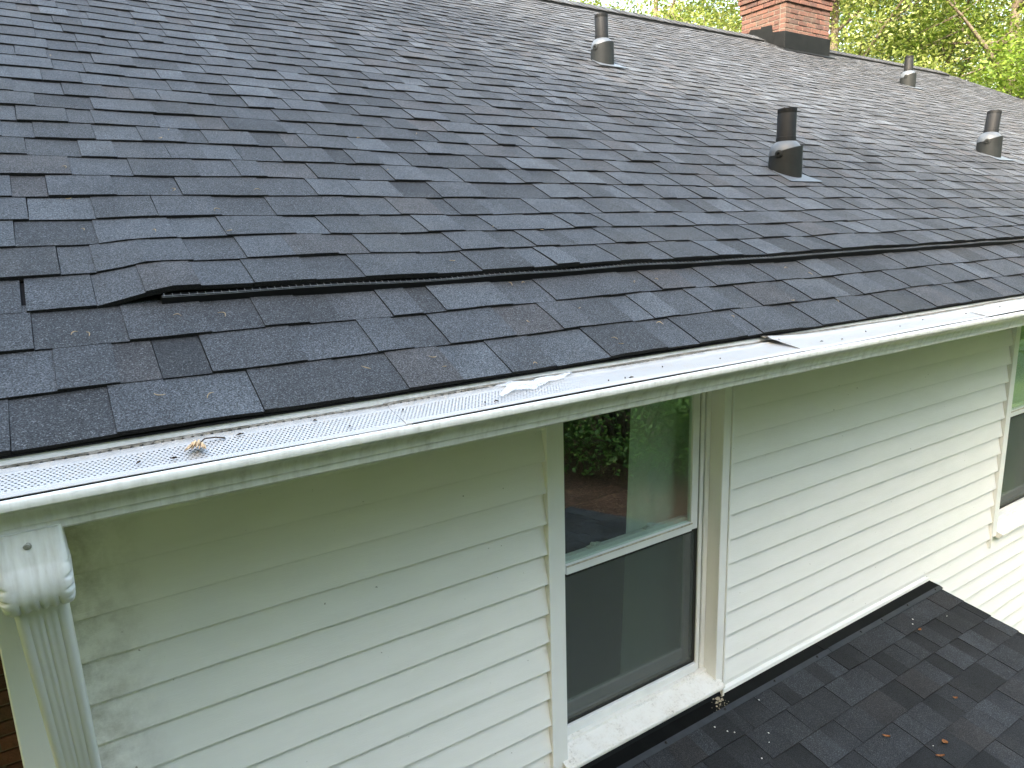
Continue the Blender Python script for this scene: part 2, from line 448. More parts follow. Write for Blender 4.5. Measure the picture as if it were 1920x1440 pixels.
# ------------------------------------------------------------------ the house
HOUSE = empty('house', (6.0, 3.0, GROUND))
tag(HOUSE, 'white vinyl sided house with dark grey shingle roof and white gutter', 'house')

S = 0.143; PIT = 0.4702; CP, SP = math.cos(PIT), math.sin(PIT)
EY, EZ = -0.7383, -0.3218                     # shingle edge at the eave
XL, XR = -3.0, 14.75; NC = 46
RY, RZ = EY + 6.6 * CP, EZ + 6.6 * SP          # ridge
def sstep(t): t = max(0.0, min(1.0, t)); return t * t * (3 - 2 * t)
def main_lift(x, s, k):
    h = .0024 * math.sin(1.7 * x + .9 * s) + .0018 * math.sin(4.3 * x + 1.3 - 2.1 * s) + .0016 * math.sin(11.0 * x + 5.0 * s + k)
    if k >= 3:
        h += sstep((x - .085) / .125) * .031 * max(0.0, 1 - (s - 3 * S) / (3.2 * S)) * (1 + .05 * math.sin(5.2 * x) + .04 * math.sin(13 * x))
    return h
def low_lift(x, s, k):
    return .0015 * math.sin(2.3 * x + 1.9 * s) + .001 * math.sin(7.3 * x + 1.3 - 3.1 * s)
PAL = [((.034, .0358, .0385), 3.0), ((.042, .0448, .0492), 4.0), ((.051, .0552, .0615), 3.2), ((.0255, .0268, .029), 1.6), ((.044, .042, .0425), 1.0), ((.061, .067, .0745), 1.6)]
PALW = [p[1] for p in PAL]
def tone(r, k=1.0):
    a = r.choices(PAL, PALW)[0][0]; b_ = r.choices(PAL, PALW)[0][0]; t = r.uniform(0, .25); j = r.uniform(.9, 1.1) * k
    return tuple((a[i] * (1 - t) + b_[i] * t) * j for i in range(3))
EDGE = (.010, .010, .010)

def tab(spec, k, x0, x1, raised, r):
    """one shingle tab: bowed top face with cut edges of black asphalt"""
    O, cp, sp, S_, lift, dark = spec
    T = .0062 + r.uniform(-.0004, .0006); up = .0028 if raised else 0.0
    if r.random() < .05: T += r.uniform(.001, .003)           # a tab that has not sealed down
    near = x0 < 5.5 and k < 22
    nx = max(1, int((x1 - x0) / .05)) if near else 1
    ss = [0, .22, .6, 1.0, 1.22] if near else [0, 1.0, 1.2]
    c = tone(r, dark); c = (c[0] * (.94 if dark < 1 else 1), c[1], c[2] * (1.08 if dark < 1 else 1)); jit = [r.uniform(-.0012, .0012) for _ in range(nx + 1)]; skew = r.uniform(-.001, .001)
    sl = r.uniform(-.001, .001)
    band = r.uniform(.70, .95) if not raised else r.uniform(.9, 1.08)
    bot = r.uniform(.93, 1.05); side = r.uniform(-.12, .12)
    def P(x, s, h):
        return (x, O[1] + s * cp - h * sp, O[2] + s * sp + h * cp)
    V, C = [], []
    for j, t in enumerate(ss):
        for i in range(nx + 1):
            f = i / nx; x = x0 + (x1 - x0) * f + sl * t
            s = k * S_ + t * S_ + (jit[i] + skew * (f - .5) if j == 0 else 0)
            h = T * (1 - t) + up + lift(x, s, k) + (.0008 * math.sin(3.1 * t) if near else 0)
            if j == 0: h -= .0009
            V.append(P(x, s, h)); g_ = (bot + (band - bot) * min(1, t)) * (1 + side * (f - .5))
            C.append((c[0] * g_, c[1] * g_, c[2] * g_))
    n1 = nx + 1; F = [(j * n1 + i, j * n1 + i + 1, (j + 1) * n1 + i + 1, (j + 1) * n1 + i) for j in range(len(ss) - 1) for i in range(nx)]
    o = len(V)                                                   # front edge
    for i in range(n1): V.append(V[i]); C.append(EDGE)
    for i in range(n1):
        x = x0 + (x1 - x0) * i / nx; s = k * S_ + jit[i]
        V.append(P(x, s + .001, lift(x, s, k) - (.0025 if k == 0 else .006))); C.append(EDGE)
    F += [(o + n1 + i, o + n1 + i + 1, o + i + 1, o + i) for i in range(nx)]
    for e in (0, nx):                                            # cut sides
        o = len(V); m_ = len(ss) - 1
        for j in range(m_):
            V.append(V[j * n1 + e]); C.append(EDGE)
        for j in range(m_):
            a = V[j * n1 + e]; V.append((a[0], a[1] + .010 * sp, a[2] - .010 * cp)); C.append(EDGE)
        F += [(o + j, o + j + 1, o + m_ + j + 1, o + m_ + j) for j in range(m_ - 1)]
    return V, F, C

def make_tabs(spec, nc, xl, xr, seed, wmin, wmax):
    r = random.Random(seed); out = []
    for k in range(nc):
        x = xl + r.uniform(-.2, 0); raised = r.random() < .5
        while x < xr:
            wd = r.uniform(wmin, wmax) * (1.12 if raised else .92)
            x0, x1 = max(x, xl), min(x + wd, xr)
            if spec[4] is main_lift and k == 3 and x < -.06 < x + wd: x1 = -.061
            gap = .0014 if r.random() < .5 else .0003
            if x1 - x0 > .02: out.append((k, tab(spec, k, x0, x1 - gap, raised, r)))
            x += wd
            if spec[4] is main_lift and k == 3 and x1 == -.061: x = -.054
            raised = (not raised) if r.random() < .88 else raised
    return out

main_spec = ((0, EY, EZ), CP, SP, S, main_lift, 1.0)
S2 = 0.157; P2 = math.radians(11.07); C2, S2n = math.cos(P2), math.sin(P2)
LY = -0.088 - 23 * S2 * C2; LZ = -2.29 + LY * math.tan(P2); LXL, LXR = -1.2, 4.512
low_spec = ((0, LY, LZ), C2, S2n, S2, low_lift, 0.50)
tabs_main = make_tabs(main_spec, NC, XL, XR, 11, .070, .185)
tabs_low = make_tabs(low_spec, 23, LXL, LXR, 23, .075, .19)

# roof decks carry the tabs
d = MB()
def RP(x, s, h): return (x, EY + s * CP - h * SP, EZ + s * SP + h * CP)
dv = [RP(x, s, h) for x in (XL + .02, XR - .02) for (s, h) in ((.012, -.009), (6.6, -.009), (6.6, -.03), (.012, -.03))]
d.add(dv, [(0, 1, 5, 4), (1, 2, 6, 5), (2, 3, 7, 6), (3, 0, 4, 7), (0, 3, 2, 1), (4, 5, 6, 7)])
ROOF = build('roof', d, 'deck', HOUSE); tag(ROOF, 'main roof of overlapping charcoal and blue grey asphalt shingles')
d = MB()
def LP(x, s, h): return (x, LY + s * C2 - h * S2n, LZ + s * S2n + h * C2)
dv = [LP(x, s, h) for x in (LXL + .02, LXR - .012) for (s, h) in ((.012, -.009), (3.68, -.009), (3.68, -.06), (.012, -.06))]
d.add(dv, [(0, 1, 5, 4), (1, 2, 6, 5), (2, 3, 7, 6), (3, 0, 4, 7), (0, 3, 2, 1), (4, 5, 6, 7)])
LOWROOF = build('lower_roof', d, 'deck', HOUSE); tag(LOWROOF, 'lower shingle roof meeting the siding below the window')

cand = []
for par, lst in ((ROOF, tabs_main), (LOWROOF, tabs_low)):
    for k, (V, F, C) in lst:
        c = np.mean(V[:4] if len(V) > 8 else V, axis=0); c = np.mean(np.array(V), axis=0); q = px(c); a = 0.0
        if q and -30 < q[0] < 1950 and -30 < q[1] < 1470:
            vv = [px(p) for p in V]
            if all(vv):
                us = [p[0] for p in vv]; vs_ = [p[1] for p in vv]; a = (max(us) - min(us)) * (max(vs_) - min(vs_))
        cand.append((a, par, V, F, C))
cand.sort(key=lambda t: -t[0])
rest = {ROOF: MB(), LOWROOF: MB()}
for i, (a, par, V, F, C) in enumerate(cand):
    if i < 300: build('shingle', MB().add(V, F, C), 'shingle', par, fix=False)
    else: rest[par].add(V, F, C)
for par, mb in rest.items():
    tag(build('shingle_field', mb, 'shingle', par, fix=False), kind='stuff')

# back slope, ridge vent and ridge caps
b = MB()
by = RY + (RY - EY)
b.add([(XL, RY, RZ - .012), (XR, RY, RZ - .012), (XR, by, EZ - .01), (XL, by, EZ - .01), (XL, RY, RZ - .06), (XR, RY, RZ - .06), (XR, by, EZ - .06), (XL, by, EZ - .06)],
      [(0, 1, 2, 3), (7, 6, 5, 4), (0, 4, 5, 1), (1, 5, 6, 2), (2, 6, 7, 3), (3, 7, 4, 0)])
build('back_slope', b, 'deck', ROOF)
def ridge_run(xa, xb):
    w2 = .15; hb = .032
    prof = [(-w2, -w2 * .508 - .004), (-w2, -w2 * .508 + hb), (0, hb + .01), (w2, -w2 * .508 + hb), (w2, -w2 * .508 - .004), (0, .005)]
    mb = MB().extrude([(RY + y, RZ + z) for y, z in prof], [xa, xb]); build('ridge_vent', mb, 'vent_black', ROOF)
    r = random.Random(int(xa * 10)); x = xa - .01
    while x < xb:
        x1 = min(x + .21, xb + .02); c = tone(r, .75); e = .010
        p0 = [(-w2 - .01, -w2 * .508 + hb - .004), (0, hb + .012), (w2 + .01, -w2 * .508 + hb - .004)]
        V, C = [], []
        for xx, l in ((x, .012), (x1, .003)):
            for y, z in p0: V.append((xx, RY + y, RZ + z + l)); C.append(c)
            for y, z in p0: V.append((xx, RY + y, RZ + z + l - .009)); C.append(EDGE)
        F = [(0, 6, 7, 1), (1, 7, 8, 2), (3, 4, 10, 9), (4, 5, 11, 10), (0, 3, 9, 6), (2, 8, 11, 5), (0, 1, 4, 3), (1, 2, 5, 4), (6, 9, 10, 7), (7, 10, 11, 8)]
        build('ridge_cap', MB().add(V, F, C), 'shingle', ROOF); x += .18
ridge_run(3.6, 9.05); ridge_run(10.3, 14.3)

# black intake vent strip that lifts the fourth course
xs = list(np.arange(.195, XR - .3, .25))
def vfx(x, i, y, z):
    s, h = y, z; hh = h + main_lift(x, s, 0) * .6 + (.0014 * math.sin(5.2 * x) + .0011 * math.sin(13 * x) if h > .01 else 0)
    return RP(x, s, hh)
VENT = build('intake_vent', MB().extrude([(3 * S - .010, -.003), (3 * S - .0115, .0205), (3 * S + .11, .0205), (3 * S + .11, -.003)], list(np.arange(.195, 6, .08)) + list(np.arange(6, XR - .2, .4)), fx=vfx), 'vent_black', ROOF)
tag(VENT, 'long black vent strip lifting one course of shingles')
gm = MB(); x = .2
def gb(xa, xb, sa, sb, ha, hb):
    V = [vfx(xx, 0, s, h) for xx in (xa, xb) for s, h in ((sa, ha), (sb, ha), (sb, hb), (sa, hb))]
    gm.add(V, [(0, 1, 5, 4), (1, 2, 6, 5), (2, 3, 7, 6), (3, 0, 4, 7), (0, 3, 2, 1), (4, 5, 6, 7)])
while x < 5.2:
    gb(x, x + .0014, 3 * S - .0112, 3 * S - .0100, .0207, .0250)
    gb(x, x + .0014, 3 * S - .0112, 3 * S - .0005, .0240, .0250); x += .0172
x = .197
while x < 5.2:
    for sa, ha in ((3 * S - .0112, .0241), (3 * S - .0112, .0205)): gb(x, x + .08, sa, sa + .0013, ha, ha + .0010)
    x += .08
build('vent_grille', gm, 'grille', ROOF)

# eave: starter edge, fascia, soffit
build('starter_strip', MB().extrude([(EY + .004, EZ - .0035), (EY + .004, EZ - .007), (EY + .06, EZ + .018), (EY + .06, EZ + .022)], [XL, XR]), 'deck', ROOF)
build('drip_edge', MB().extrude([(EY + .008, EZ - .0075), (EY + .007, EZ - .021), (EY + .010, EZ - .023), (EY + .012, EZ - .0075)], [XL, XR]), 'trim_dirty', ROOF)
build('fascia', MB().extrude([(-.718, -.335), (-.718, -.455), (-.69, -.455), (-.69, -.32)], [XL, XR - .05]), 'trim', HOUSE)
build('soffit', MB().extrude([(-.69, -.452), (-.69, -.46), (.0, -.46), (.0, -.452)], [XL, XR - .05]), 'trim', HOUSE)

# ------------------------------------------------------------------ gutter with perforated guard
out = [(-.7185, -.352), (-.7185, -.4445), (-.793, -.4445), (-.7965, -.441), (-.7965, -.432), (-.799, -.4275), (-.8005, -.4265), (-.8015, -.418), (-.806, -.409), (-.8135, -.4015), (-.8245, -.3955), (-.8375, -.3905), (-.8395, -.3885), (-.8405, -.3855), (-.8485, -.3848), (-.8520, -.3825), (-.8530, -.3790), (-.8530, -.3720), (-.8515, -.3685), (-.8480, -.3672), (-.8440, -.3672)]
inn = [(y + (.0016 if y < -.75 else -.0016), z + .0016) for y, z in out]
inn[0] = (out[0][0] - .0016, out[0][1]); inn[-1] = (-.8440, -.3690)
GUT = build('gutter', MB().extrude(out + inn[::-1], list(np.arange(XL, XR, .5)) + [XR]), 'gutter', HOUSE, smooth=True, angle=35)
tag(GUT, 'white aluminium eave gutter streaked with dirt')
gp = [(-.700, -.335), (-.730, -.3405), (-.7515, -.3440), (-.7545, -.3420), (-.7575, -.3400), (-.761, -.3425), (-.7645, -.3455), (-.800, -.3528), (-.832, -.3594), (-.8415, -.3608), (-.8452, -.3632)]
edges = [-3.0, -1.83, -.635, .562, 1.79, 2.98, 4.18, 5.38, 6.58, 7.78, 8.98, 10.18, 11.38, 12.58, 13.78, 14.75]
r = random.Random(3)
for i in range(len(edges) - 1):
    a, b_ = edges[i], edges[i + 1] + (.10 if i == 3 else 0); n = 24; ph = r.uniform(0, 6); base = (i % 2) * .0012
    def gfx(x, j, y, z, a=a, b_=b_, ph=ph, base=base, i=i):
        u = (x - a); zz = z + base + .0012 * math.sin(4 * x + ph)
        if -.84 < y < -.72: zz += .0012 * math.sin(9 * x + ph + y * 30)
        yy = y
        if i == 4:                                              # this sheet has sprung up at its left end
            q = math.exp(-max(0, u) / .22); back = max(0, min(1, (y + .838) / .075)); zz += .019 * q * back
            x = x + .065 * max(0, 1 - max(0, y + .84) / .082) * max(0, 1 - (u + .012) / .13) * (1 if y < -.70 else 0)
        elif i > 4: zz += .0016
        return (x, yy, zz)
    th = [(y + (.0008 if q == len(gp) - 1 else 0), z - .0012) for q, (y, z) in enumerate(gp)]
    build('guard_panel', MB().extrude(gp + th[::-1], [a - .012 + (b_ - a + .012) * q for q in ([0, .004, .01, .018, .028, .04, .055] if i == 4 else [0]) + [q / n for q in range(2 if i == 4 else 1, n + 1)]], fx=gfx), 'guard', GUT, smooth=True, angle=40)

sg = MB(); nxs = 240; V = []  # black sheet under the guard, painted shade that darkens its holes
for i in range(nxs + 1):
    x = XL + .01 + (XR - XL - .02) * i / nxs
    for y in (-.832, -.80, -.76, -.722): V.append((x, y, -.3765 + .004 * math.sin(7.0 * x + 40 * y) + .003 * math.sin(23 * x) - .002))
build('gutter_shade_sheet', sg.add(V, [(i * 4 + j, i * 4 + j + 1, (i + 1) * 4 + j + 1, (i + 1) * 4 + j) for i in range(nxs) for j in range(3)]), 'deck', GUT)
# ------------------------------------------------------------------ walls, siding
WIN = [(1.479, 2.531), (5.345, 6.397)]
WZ0, WZ1 = -2.235, -.50
wm = MB()
def wallrow(z0, z1, xa, xb, holes):
    x = xa
    for h0, h1 in holes:
        wm.box(x, h0 + .06, .004, .03, z0, z1); x = h1 - .06
    wm.box(x, xb, .004, .03, z0, z1)
wallrow(WZ0 + .05, WZ1, -.24, XR - .4, WIN); wallrow(GROUND, WZ0 + .05, -.24, XR - .4, []); wallrow(WZ1, -.455, -.24, XR - .4, [])
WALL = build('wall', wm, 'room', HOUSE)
tag(WALL, 'front wall clad in white horizontal vinyl siding')
by2 = 2 * RY - .4
sh = MB(); sh.box(XL + .3, XR - .43, by2 - .2, by2, GROUND, EZ - .05)
sh.add([(XR - .45, .03, GROUND), (XR - .45, by2 - .2, GROUND), (XR - .45, by2 - .2, -.1), (XR - .45, RY, RZ - .1), (XR - .45, .03, .0),
        (XR - .41, .03, GROUND), (XR - .41, by2 - .2, GROUND), (XR - .41, by2 - .2, -.1), (XR - .41, RY, RZ - .1), (XR - .41, .03, .0)],
       [(4, 3, 2, 1, 0), (5, 6, 7, 8, 9), (0, 1, 6, 5), (1, 2, 7, 6), (2, 3, 8, 7), (3, 4, 9, 8), (4, 0, 5, 9)])
sh.box(-.24, -.21, .03, 1.2, GROUND, EZ - .05)
build('outer_wall', sh, 'trim', HOUSE)
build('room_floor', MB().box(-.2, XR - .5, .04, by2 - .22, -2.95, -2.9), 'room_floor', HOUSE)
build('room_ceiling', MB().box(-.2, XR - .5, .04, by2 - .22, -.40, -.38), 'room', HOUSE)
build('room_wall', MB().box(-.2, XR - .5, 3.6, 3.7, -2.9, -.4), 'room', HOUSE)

BE = 0.1271
def board(zb, xa, xb, seed):
    r = random.Random(seed); p1, p2 = r.uniform(0, 6), r.uniform(0, 6); dz = r.uniform(-.0012, .0012)
    prof = [(.003, BE + .008), (-.0005, BE + .008), (-.0020, BE - .012), (-.0130, .062), (-.0265, .006), (-.0272, .003), (-.0268, .0008), (-.0250, 0.0), (-.001, .0)]
    n = max(1, int((xb - xa) / .22))
    def fx(x, i, y, z):
        wv = .0009 * math.sin(3.1 * x + p1) + .0006 * math.sin(7.7 * x + p2)
        return (x, y + (wv * (1 - z / .14) if 1 < i < 8 else 0), zb + z + dz + .0006 * math.sin(2.1 * x + p2))
    return MB().extrude(prof, [xa + (xb - xa) * q / n for q in range(n + 1)], fx=fx)
zL0, zR0 = -0.7181, -0.8261
k = -3; cnt = 0
while True:                                                     # left of the near window
    zb = zL0 - k * BE
    if zb < -2.40: break
    if zb < -.50: build('siding_board', board(zb, -.165, 1.4785, 100 + k), 'siding', WALL, smooth=True, angle=40)
    k += 1
k = -3
while True:                                                     # between the windows, and on below beyond the lower roof
    zb = zR0 - k * BE
    if zb < -4.85: break
    if zb < -.50:
        if zb > -2.245:
            r = random.Random(500 + k); build('siding_board', board(zb, 2.532, 5.333, 200 + k), 'siding', WALL, smooth=True, angle=40)
            build('siding_board', board(zb, 6.41, XR - .42, 300 + k), 'siding', WALL, smooth=True, angle=40)
        else:
            build('siding_board', board(zb, 4.445 if zb > -2.4 else 4.3, 8.4, 400 + k), 'siding', WALL, smooth=True, angle=40)
            build('siding_board', board(zb, 8.402, XR - .42, 450 + k), 'siding', WALL, smooth=True, angle=40)
            if zb > -2.4: build('siding_board', board(zb, 2.532, 4.442, 480 + k), 'siding', WALL, smooth=True, angle=40)
    k += 1
build('corner_trim', MB().bevbox(-.245, -.155, -.032, .02, GROUND, -.462, .004), 'trim', WALL)
build('base_trim', MB().extrude([(-.0235, -2.262), (-.029, -2.265), (-.030, -2.284), (-.018, -2.288), (-.004, -2.288), (-.004, -2.262)], [2.533, 4.50]), 'trim', WALL)

# recessed brick wall of the neighbouring bay, seen past the corner
bwall = build('brick_wall', MB().box(-2.9, -.25, 1.215, 1.3, GROUND, EZ - .06), 'mortar', HOUSE)
r = random.Random(8); bricks = 0
for row in range(0, 17):
    z = -1.35 - row * .0677
    x = -.255 - (.1 if row % 2 else 0)
    first = True
    while x > -1.0:
        wd = .194 if not (first and row % 2) else .194
        if first and row % 2:
            build('brick', MB().bevbox(-.345, -.256, 1.203 + r.uniform(-.002, .002), 1.22, z, z + .0575, .003), 'brick', bwall)
        build('brick', MB().bevbox(x - wd, x, 1.203 + r.uniform(-.002, .002), 1.22, z + r.uniform(-.001, .001), z + .0575, .003), 'brick', bwall)
        x -= .2035; first = False

# ------------------------------------------------------------------ windows
def make_window(dx, label, locks):
    x0, x1 = 1.4795 + dx, 2.531 + dx
    ci0, ci1 = 1.553 + dx, 2.468 + dx                          # casing inner edges
    mb = MB()
    mb.bevbox(x0, ci0, -.028, .055, WZ0 + .015, WZ1, .003)
    mb.bevbox(ci1, x1 - .012, -.028, .055, WZ0 + .015, WZ1, .003)
    mb.bevbox(x1 - .0115, x1, -.034, .004, WZ0 - .06, WZ1, .002)   # siding channels beside the casing
    mb.bevbox(x0 - .010, x0 - .0005, -.034, .004, WZ0 - .06, WZ1, .002)
    mb.box(ci0, ci1, -.018, .055, WZ1 - .06, WZ1 - .002)
    W = build('window', mb, 'trim', HOUSE); tag(W, label)
    fr = MB()                                                    # vinyl frame set back in the casing
    fr.bevbox(ci0 + .001, ci0 + .028, .044, .13, -2.150, WZ1 - .06, .002)
    fr.bevbox(ci1 - .030, ci1 - .001, .046, .13, -2.150, WZ1 - .06, .002)
    fr.bevbox(ci1 - .058, ci1 - .034, .052, .13, -2.150, WZ1 - .06, .002)
    fr.bevbox(ci0 + .0285, ci1 - .0585, .046, .13, -2.150, -2.107, .002)
    build('frame', fr, 'vinyl', W)
    gk = MB(); gk.box(ci1 - .034, ci1 - .030, .056, .12, -2.15, WZ1 - .06); gk.box(ci1 - .0625, ci1 - .058, .060, .12, -2.1, WZ1 - .06)
    build('track', gk, 'gasket', W)
    us = MB()                                                    # upper sash
    us.bevbox(ci0 + .029, ci0 + .066, .056, .084, -1.39, WZ1 - .062, .002)
    us.bevbox(ci1 - .1075, ci1 - .0635, .056, .084, -1.39, WZ1 - .062, .002)
    us.bevbox(ci0 + .0665, ci1 - .108, .050, .084, -1.392, -1.350, .002)
    build('upper_sash', us, 'vinyl', W)
    build('rail_ledge', MB().box(ci0 + .0665, ci1 - .108, .0455, .0495, -1.356, -1.350), 'vinyl_dirty', W)
    build('pane', MB().box(ci0 + .067, ci1 - .1085, .066, .070, -1.3495, WZ1 - .065), 'glass', W)
    ls = MB()                                                    # lower sash behind the screen
    ls.bevbox(ci0 + .030, ci0 + .067, .092, .12, -2.106, -1.34, .002)
    ls.bevbox(ci1 - .106, ci1 - .064, .092, .12, -2.106, -1.34, .002)
    ls.bevbox(ci0 + .0675, ci1 - .1065, .092, .12, -2.085, -2.035, .002)
    ls.bevbox(ci0 + .0675, ci1 - .1065, .092, .12, -1.375, -1.335, .002)
    build('lower_sash', ls, 'vinyl', W)
    build('pane', MB().box(ci0 + .068, ci1 - .107, .104, .108, -2.034, -1.376), 'glass', W)
    build('sill_track', MB().box(ci0 + .03, ci1 - .06, .078, .0915, -2.1065, -2.098), 'vinyl_dirty', W)
    sf = MB(); za, zb = -1.394, -2.104; xa, xb = ci0 + .031, ci1 - .064
    for q in ((xa, xa + .012, zb, za), (xb - .012, xb, zb, za)): sf.box(q[0], q[1], .060, .067, q[2], q[3])
    for q in ((zb, zb + .012), (za - .012, za)): sf.box(xa + .0125, xb - .0125, .060, .067, q[0], q[1])
    build('screen_frame', sf, 'gasket', W)
    build('screen', MB().box(xa + .0125, xb - .0125, .0630, .0640, zb + .0125, za - .0125), 'screen', W)
    for t in (locks):
        x = t + dx; lk = MB()
        lk.bevbox(x - .030, x + .030, .088, .112, -1.3345, -1.326, .002); lk.lathe([(.012, 0), (.013, .006), (.009, .012)], (x, .100, -1.326), 12)
        lk.tube([(x, .100, -1.318), (x + .018, .096, -1.317), (x + .032, .088, -1.318)], [.004, .0045, .003], 6)
        build('sash_lock', lk, 'lockmetal', W, smooth=True, angle=40)
    sl = MB().extrude([(.056, -2.151), (.030, -2.154), (.028, -2.166), (-.050, -2.196), (-.062, -2.198), (-.066, -2.204), (-.066, -2.214), (-.050, -2.222), (-.050, -2.236), (.056, -2.236)], [ci0 + .001, ci1 - .001] if dx else [ci0 - .03, ci1 + .028])
    build('sill', sl, 'sill', W)
    return W
make_window(0.0, 'near window with double hung sashes above the lower roof', (1.80, 2.13))
make_window(3.866, 'far window cut by the right edge of the photo', (1.80, 2.13))
def curtain(x0, x1, y, z0, z1, label):
    mb = MB(); n = 60; V = []
    for z in (z0, (z0 + z1) / 2, z1):
        for i in range(n + 1):
            x = x0 + (x1 - x0) * i / n + (z1 - z) * -.045
            V.append((x, y + .006 * math.sin(i * .35) + .004 * math.sin(i * .13 + 2), z))
    F = [(r_ * (n + 1) + i, r_ * (n + 1) + i + 1, (r_ + 1) * (n + 1) + i + 1, (r_ + 1) * (n + 1) + i) for r_ in range(2) for i in range(n)]
    o = len(V); V += [(a, b_ + .003, c) for a, b_, c in V]; F += [tuple(reversed([q + o for q in f])) for f in F]
    tag(build('curtain', mb.add(V, F), 'curtain', None, smooth=True, fix=False), label, 'curtain')
curtain(2.10, 2.60, .17, -2.35, -.48, 'pale curtain hanging behind the right half of the near window')
curtain(5.62, 6.5, .17, -2.35, -.48, 'pale curtain hanging inside the window at the right edge')

# ------------------------------------------------------------------ lower roof: apron flashing, rake, walls below
AP = build('apron_flashing', MB().extrude([(-.0035, -2.262), (-.0240, -2.2905), (-.088, -2.2965), (-.091, -2.299), (-.088, -2.301), (-.003, -2.2935)], [LXL + .2, 3.316]), 'black_metal', LOWROOF)
AP2 = build('apron_flashing', MB().extrude([(-.0035, -2.260), (-.0245, -2.2885), (-.088, -2.2945), (-.091, -2.297), (-.088, -2.299), (-.003, -2.2915)], [3.285, 4.516]), 'black_metal', LOWROOF)
for xa, xb, dz in ((LXL + .2, 3.316, 0), (3.317, 4.516, .002)):
    build('flashing_lip', MB().extrude([(-.0885, -2.2955 + dz), (-.113, -2.3055 + dz), (-.114, -2.3075 + dz), (-.089, -2.3005 + dz)], [xa, xb]), 'edge_metal', LOWROOF)
for x in (2.061, 2.461, 2.84, 3.203, 3.618, 3.835, 4.117, 4.445):
    build('screw', MB().lathe([(.009, 0), (.009, .002), (.0055, .0025), (.0055, .007), (.003, .009)], (x, -.098, -2.3005), 10), 'screw_dark', LOWROOF)
r = random.Random(4); sm = MB()
for i in range(46):
    t = r.random(); x = 2.487 - .03 * t + r.gauss(0, .012 + .012 * t); y = -.022 - .062 * t + r.gauss(0, .006); q = r.uniform(.003, .010) * (1.25 - t)
    sm.lathe([(q, 0), (q * .8, q * .25), (q * .3, q * .4)], (x, y, -2.2905 + y * .09 - .0005 + .002), 6)
build('sealant_smear', sm, 'sealant', LOWROOF)
fas = MB()
fas.add([LP(LXR - .03, s, h) for s, h in ((.02, -.0605), (3.66, -.0605), (3.66, -.20), (.02, -.20))] + [LP(LXR - .05, s, h) for s, h in ((.02, -.0605), (3.66, -.0605), (3.66, -.20), (.02, -.20))],
        [(0, 1, 2, 3), (7, 6, 5, 4), (0, 4, 5, 1), (1, 5, 6, 2), (2, 6, 7, 3), (3, 7, 4, 0)])
build('rake_board', fas, 'trim', LOWROOF)
build('porch_wall', MB().box(LXL + .3, LXR - .35, LY + .4, LY + .55, GROUND, LZ - .02).box(LXR - .5, LXR - .36, LY + .56, -.02, GROUND, LZ - .02), 'trim', HOUSE)

# ------------------------------------------------------------------ downspout
def rect_ring(cx, cy, cz, w_, d_, tilt, n=20, rib=0.0, ribn=5):
    """rounded rectangle outline with ribs on its front, tipped by tilt about the x axis"""
    P_ = []
    hw, hd, rad = w_ / 2, d_ / 2, min(w_, d_) * .16
    def corner(a0, ox, oy):
        for q in range(5):
            a = a0 + math.pi / 2 * q / 4; P_.append((ox + rad * math.cos(a), oy + rad * math.sin(a)))
    for q in range(1, n):                                          # front, right to left at -y is walked first
        pass
    fr = []
    for q in range(n + 1):
        u = -hw + rad + (w_ - 2 * rad) * q / n
        o = 0.0
        for i in range(ribn):
            c_ = (i - (ribn - 1) / 2) * w_ * .13
            o += rib * math.exp(-((u - c_) / (w_ * .022)) ** 2)
        fr.append((u, -hd + o))
    pts_ = fr
    P_ = list(pts_); 
    for q in range(1, 5):
        a = -math.pi / 2 + math.pi / 2 * q / 4; P_.append((hw - rad + rad * math.cos(a), -hd + rad + rad * math.sin(a)))
    for q in range(0, 5):
        a = math.pi / 2 * q / 4; P_.append((hw - rad + rad * math.cos(a), hd - rad + rad * math.sin(a)))
    for q in range(0, 5):
        a = math.pi / 2 + math.pi / 2 * q / 4; P_.append((-hw + rad + rad * math.cos(a), hd - rad + rad * math.sin(a)))
    for q in range(0, 4):
        a = math.pi + math.pi / 2 * q / 4; P_.append((-hw + rad + rad * math.cos(a), -hd + rad + rad * math.sin(a)))
    ct, st = math.cos(tilt), math.sin(tilt)
    return [(cx + u, cy + v * ct, cz + v * st) for u, v in P_]
def loft(rings):
    n = len(rings[0]); V = [p for r_ in rings for p in r_]
    F = [(i * n + k, i * n + (k + 1) % n, (i + 1) * n + (k + 1) % n, (i + 1) * n + k) for i in range(len(rings) - 1) for k in range(n)]
    F.append(tuple(range(n))); F.append(tuple(reversed(range((len(rings) - 1) * n, len(rings) * n))))
    return MB().add(V, F)
def crimp(ring, cx, cy, amt):
    out_ = []
    for (x, y, z) in ring:
        e = max(0, abs(x - cx) / .050 - .62) / .38
        out_.append((x - math.copysign(amt * min(1, e), x - cx), y, z))
    return out_
ex = -.091
rg = []
for q in range(14):                                                # straight throat
    z = -.436 - q * .0045
    rg.append(rect_ring(ex, -.770, z, .093 + .006 * q / 13, .070, 0.0, rib=.0011))
nq = 40
for q in range(1, nq + 1):                                         # the bend, pleated along its sides
    t = q / nq; a = t * math.radians(52); R_ = .088
    cy_ = -.770 + R_ * (1 - math.cos(a)); cz_ = -.4945 - R_ * math.sin(a)
    am = .0075 * max(0, math.sin(t * math.pi * 9)) ** 2 * math.sin(t * math.pi) ** .7
    rg.append(crimp(rect_ring(ex - .002 * t, cy_, cz_, .099 + .005 * math.sin(t * 3.1), .070 + .013 * math.sin(t * 3.1), a, rib=.0011 + .010 * max(0, t - .5)), ex, 0, am))
DS = build('downspout', loft(rg), 'trim_dirty', HOUSE, smooth=True, angle=50); tag(DS, 'white downspout with pleated elbow under the gutter')
